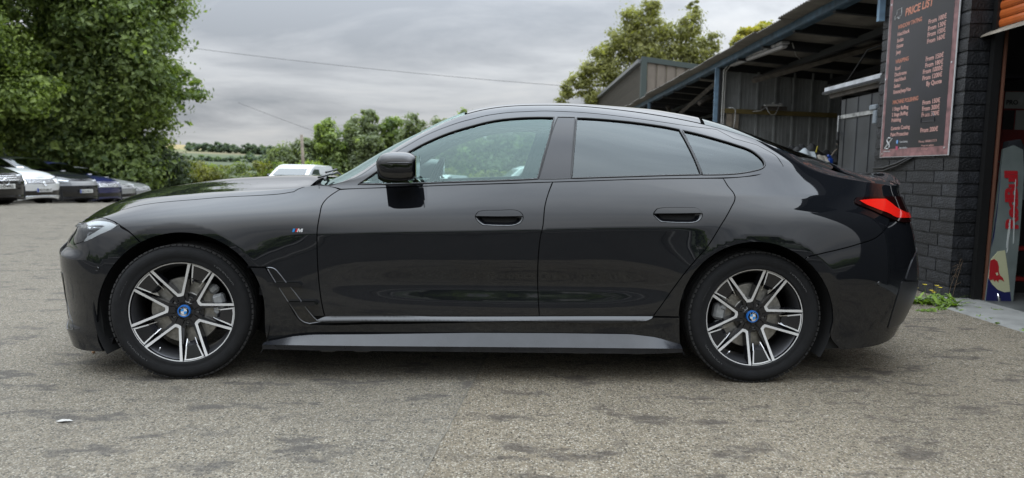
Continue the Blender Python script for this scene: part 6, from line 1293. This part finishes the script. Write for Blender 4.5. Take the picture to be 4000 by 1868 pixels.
for a in(-.7,.7):
    for b in(-.45,.45): MB().box((a,b,.6),(.05,.05,1.2)).build('leg',DKST,bn)
def rag(name,label,cx,cy,cz,w,h,mat,seed):
    g=np.random.default_rng(seed); n=12; X,T=np.meshgrid(np.linspace(-.5,.5,n),np.linspace(0,1,n),indexing='ij')
    Z=cz+h*(1-T**1.5)*(1-.5*np.abs(X+.1))+.012*np.sin(X*9+seed); Yv=cy-.16*T+.015*np.sin(X*11)*T; V=np.stack([cx+X*w*(1-.25*T*np.sign(X)),Yv,Z],-1).reshape(-1,3)
    F=np.array([(i*n+j,(i+1)*n+j,(i+1)*n+j+1,i*n+j+1) for i in range(n-1) for j in range(n-1)]); tag(mesh(name,V,F,mat,None,True),label,'cloth')
rag('cloth','white cloth draped over the black cover',4.16,9.75,1.26,.22,.19,pbr('cloth_white',(.60,.66,.69),rough=.9),3)
rag('cloth','crumpled cream and blue rag beside the white cloth',4.38,9.75,1.22,.15,.15,pbr('cloth_cream',(.55,.50,.42),rough=.9),5)
bt=empty('spray_bottle',(4.46,9.65,1.20),0,'blue plastic bottle beside the white cloth','bottle'); PB2=pbr('blue_plastic',(.02,.10,.55),rough=.4)
MB().box((0,0,.05),(.07,.05,.13),bev=.015).build('bottle_body',PB2,bt); MB().box((-.02,0,.14),(.06,.03,.035),Matrix.Rotation(.5,3,'Y'),bev=.008).build('bottle_head',PB2,bt)
tag(MB().tube([(4.48,9.7,1.33),(4.53,9.7,1.41),(4.60,9.7,1.47),(4.58,9.7,1.50),(4.55,9.7,1.52)],.010,6).build('brush_handle',PALE,None,True),'pale curved stick rising beside the blue bottle','stick')
tag(MB().tube([(4.36,9.9,1.40),(4.38,9.9,1.49)],.010,6).build('yellow_handle',pbr('yellow_plastic',(.6,.5,.03),rough=.5),None),'short yellow handle poking up from the heap','handle')
# ================================================================ CLAD BUILDING BEHIND
fb=empty('clad_building',(5.45,30,0),0,'brown grey metal clad building with green corner trim','building'); FC=pbr('brown_cladding',(.105,.092,.070),rough=.7,noise=(2,.3)); FT=pbr('tan_cladding',(.20,.165,.130),rough=.7,noise=(2,.2)); GT=pbr('green_trim',(.045,.065,.058),rough=.6); GUT=pbr('grey_gutter',(.22,.225,.22),rough=.6)
def fbx(name,c,d,mat,rot=None): return MB().box((c[0]-5.45,c[1]-30,c[2]),d,rot).build(name,mat,fb)
fbx('corner_trim',(5.55,29.9,2.3),(.24,.24,7.1),GT); fbx('verge_trim',(8.6,29.88,5.55),(6.4,.14,.22),GT,Matrix.Rotation(R(7.2),3,'Y')); fbx('gutter',(5.40,44.5,5.88),(.22,29.0,.16),GUT); fbx('core',(8.7,44.6,2.0),(6.0,28.8,6.2),DKST)
for k in range(110):
    m=MB().box((.035,.0,0),(.07,.20,6.8)).box((-.01,0,0),(.03,.06,6.8)); 
    if k==0: r0=m.build('cladding_rib',FC,fb); o=r0
    else: o=r0.copy(); COL.objects.link(o)
    o.location=(5.44-5.45,.20+.262*k,2.35)
for k in range(14):
    if k==0: s0=MB().box((0,0,0),(.33,.05,6.5)).box((.19,.03,0),(.11,.03,6.5)).build('cladding_panel',FT,fb); o=s0
    else: o=s0.copy(); COL.objects.link(o)
    o.location=(.42+.42*k,-.10,2.62-.053*k)
fl=empty('flood_light',(5.33,30.9,3.92),0,'square white faced flood light on the clad building','light'); MB().box((0,0,0),(.10,.55,.50),bev=.02).build('lamp_case',DKST,fl); MB().box((-.06,.0,.02),(.02,.34,.36)).build('lamp_glass',PWH,fl)
tag(MB().box((5.32,31.9,3.3),(.04,.55,.62)).build('white_notice',PWH),'white notice on the clad wall below the flood light','notice')
cw=empty('wall_lamp',(5.28,36.8,4.0),0,'dark wall lamp with pale face farther along the clad wall','light'); MB().box((0,0,0),(.2,.5,.6),bev=.05).build('lamp_case',DKST,cw); MB().box((-.1,.3,-.5),(.1,.4,.5)).build('lamp_glass',PWH,cw)
# ================================================================ WEEDS, LITTER
def weed(x,y,s,seed,label,flowers=4,tall=False):
    g=np.random.default_rng(seed); w=empty('weed_plant',(x,y,0),0,label,'weed','weeds at the foot of the block wall'); V=[];F=[];T=[]
    for k in range(int(34*s*10/10)):
        a=g.random()*2*math.pi; L=.05+.10*g.random(); n=4; c,sn=math.cos(a),math.sin(a); ox,oy=g.normal()*.05*s,g.normal()*.03*s; b=len(V); up=.4+.9*g.random(); wd=.006+.010*g.random()
        for j in range(n+1):
            q=j/n; rr=L*q; z=L*up*(q-.45*q*q*1.1); ww=wd*math.sin(math.pi*min(.97,q*.85+.12)); V+= [(ox+c*rr-sn*ww,oy+sn*rr+c*ww,z),(ox+c*rr+sn*ww,oy+sn*rr-c*ww,z+.002)]
        F+=[(b+2*j,b+2*j+1,b+2*j+3,b+2*j+2) for j in range(n)]
    lf=mesh('foliage',V,F,LG,w,False); at=lf.data.attributes.new('tone','FLOAT','POINT'); at.data.foreach_set('value',g.random(len(V)).astype(np.float32))
    for k in range(flowers):
        fx,fy,h=g.normal()*.06*s,g.normal()*.03-.02,.09+.07*g.random(); st=MB().tube([(fx*.6,fy*.6,0),(fx,fy,h)],.0022,5); stem=st.build('stalk',LGD,w)
        m=MB(); 
        for j in range(9): a=j*2*math.pi/9; m.add([(fx,fy,h),(fx+.016*math.cos(a-.3),fy+.016*math.sin(a-.3),h+.006),(fx+.019*math.cos(a),fy+.019*math.sin(a),h+.007),(fx+.016*math.cos(a+.3),fy+.016*math.sin(a+.3),h+.006)],[(0,1,2,3)])
        m.build('flower',YF,stem)
    if tall:
        for k in range(2):
            fx=g.normal()*.03; m=MB().tube([(fx,0,0),(fx+.02,-.01,.16),(fx+.03+g.normal()*.04,-.02,.34+.07*g.random())],[.0014,.0012,.0008],5)
            for j in range(6): m.tube([(fx+.02,-.01,.16+.03*j),(fx+.02+g.normal()*.03,-.02+g.normal()*.02,.19+.03*j)],.0007,4)
            m.build('dry_stalk',DRY,w)
    return w
LG=leafmat('weed_leaf',(.06,.12,.015),(.22,.32,.05),.3); LGD=pbr('weed_stalk',(.12,.17,.04),rough=.8); YF=pbr('yellow_petal',(.80,.60,.02),rough=.6); DRY=pbr('dry_stalk',(.22,.14,.08),rough=.9)
weed(3.40,5.72,1.5,1,'leafy weed with yellow flowers nearest the car bumper',5); weed(3.56,5.70,1.4,2,'leafy weed with yellow flowers in the middle of the wall foot',4); weed(3.72,5.72,1.1,3,'weed with tall dry brown stalks at the wall corner',0,True); weed(3.64,5.55,.8,4,'low green weed in front, by the concrete apron',0)
mg=[(x,5.45+.09*math.sin(x*9)-(.9*(x-3.72) if x>3.72 else 0)*0,.0,.07,.05,.012) for x in np.arange(3.3,3.9,.06)]+[(3.62+.02*math.sin(k),5.4-.12*k,.0,.04,.06,.010) for k in range(8)]
o=leaves('moss',mg,1500,.010,LG,None); tag(o,kind='stuff')
lf=MB().add([(-.045,0,.004),(-.02,.018,.012),(.02,.020,.010),(.05,.004,.005),(.02,-.014,.014),(-.02,-.016,.008)],[(0,1,4,5),(1,2,3,4)]).build('fallen_leaf',pbr('pale_leaf',(.50,.48,.44),rough=.7),None); lf.scale=(.75,.75,.6); lf.location=(-1.83,2.71,0); tag(lf,'pale dry leaf lying on the tarmac in front of the front wheel','leaf')
bmp=MB().box((0,0,.008),(.018,.016,.016),bev=.005).build('pebble',pbr('orange_pebble',(.42,.24,.13),rough=.8)); bmp.location=(-2.34,3.74,0); tag(bmp,'small orange pebble near the front bumper','pebble')
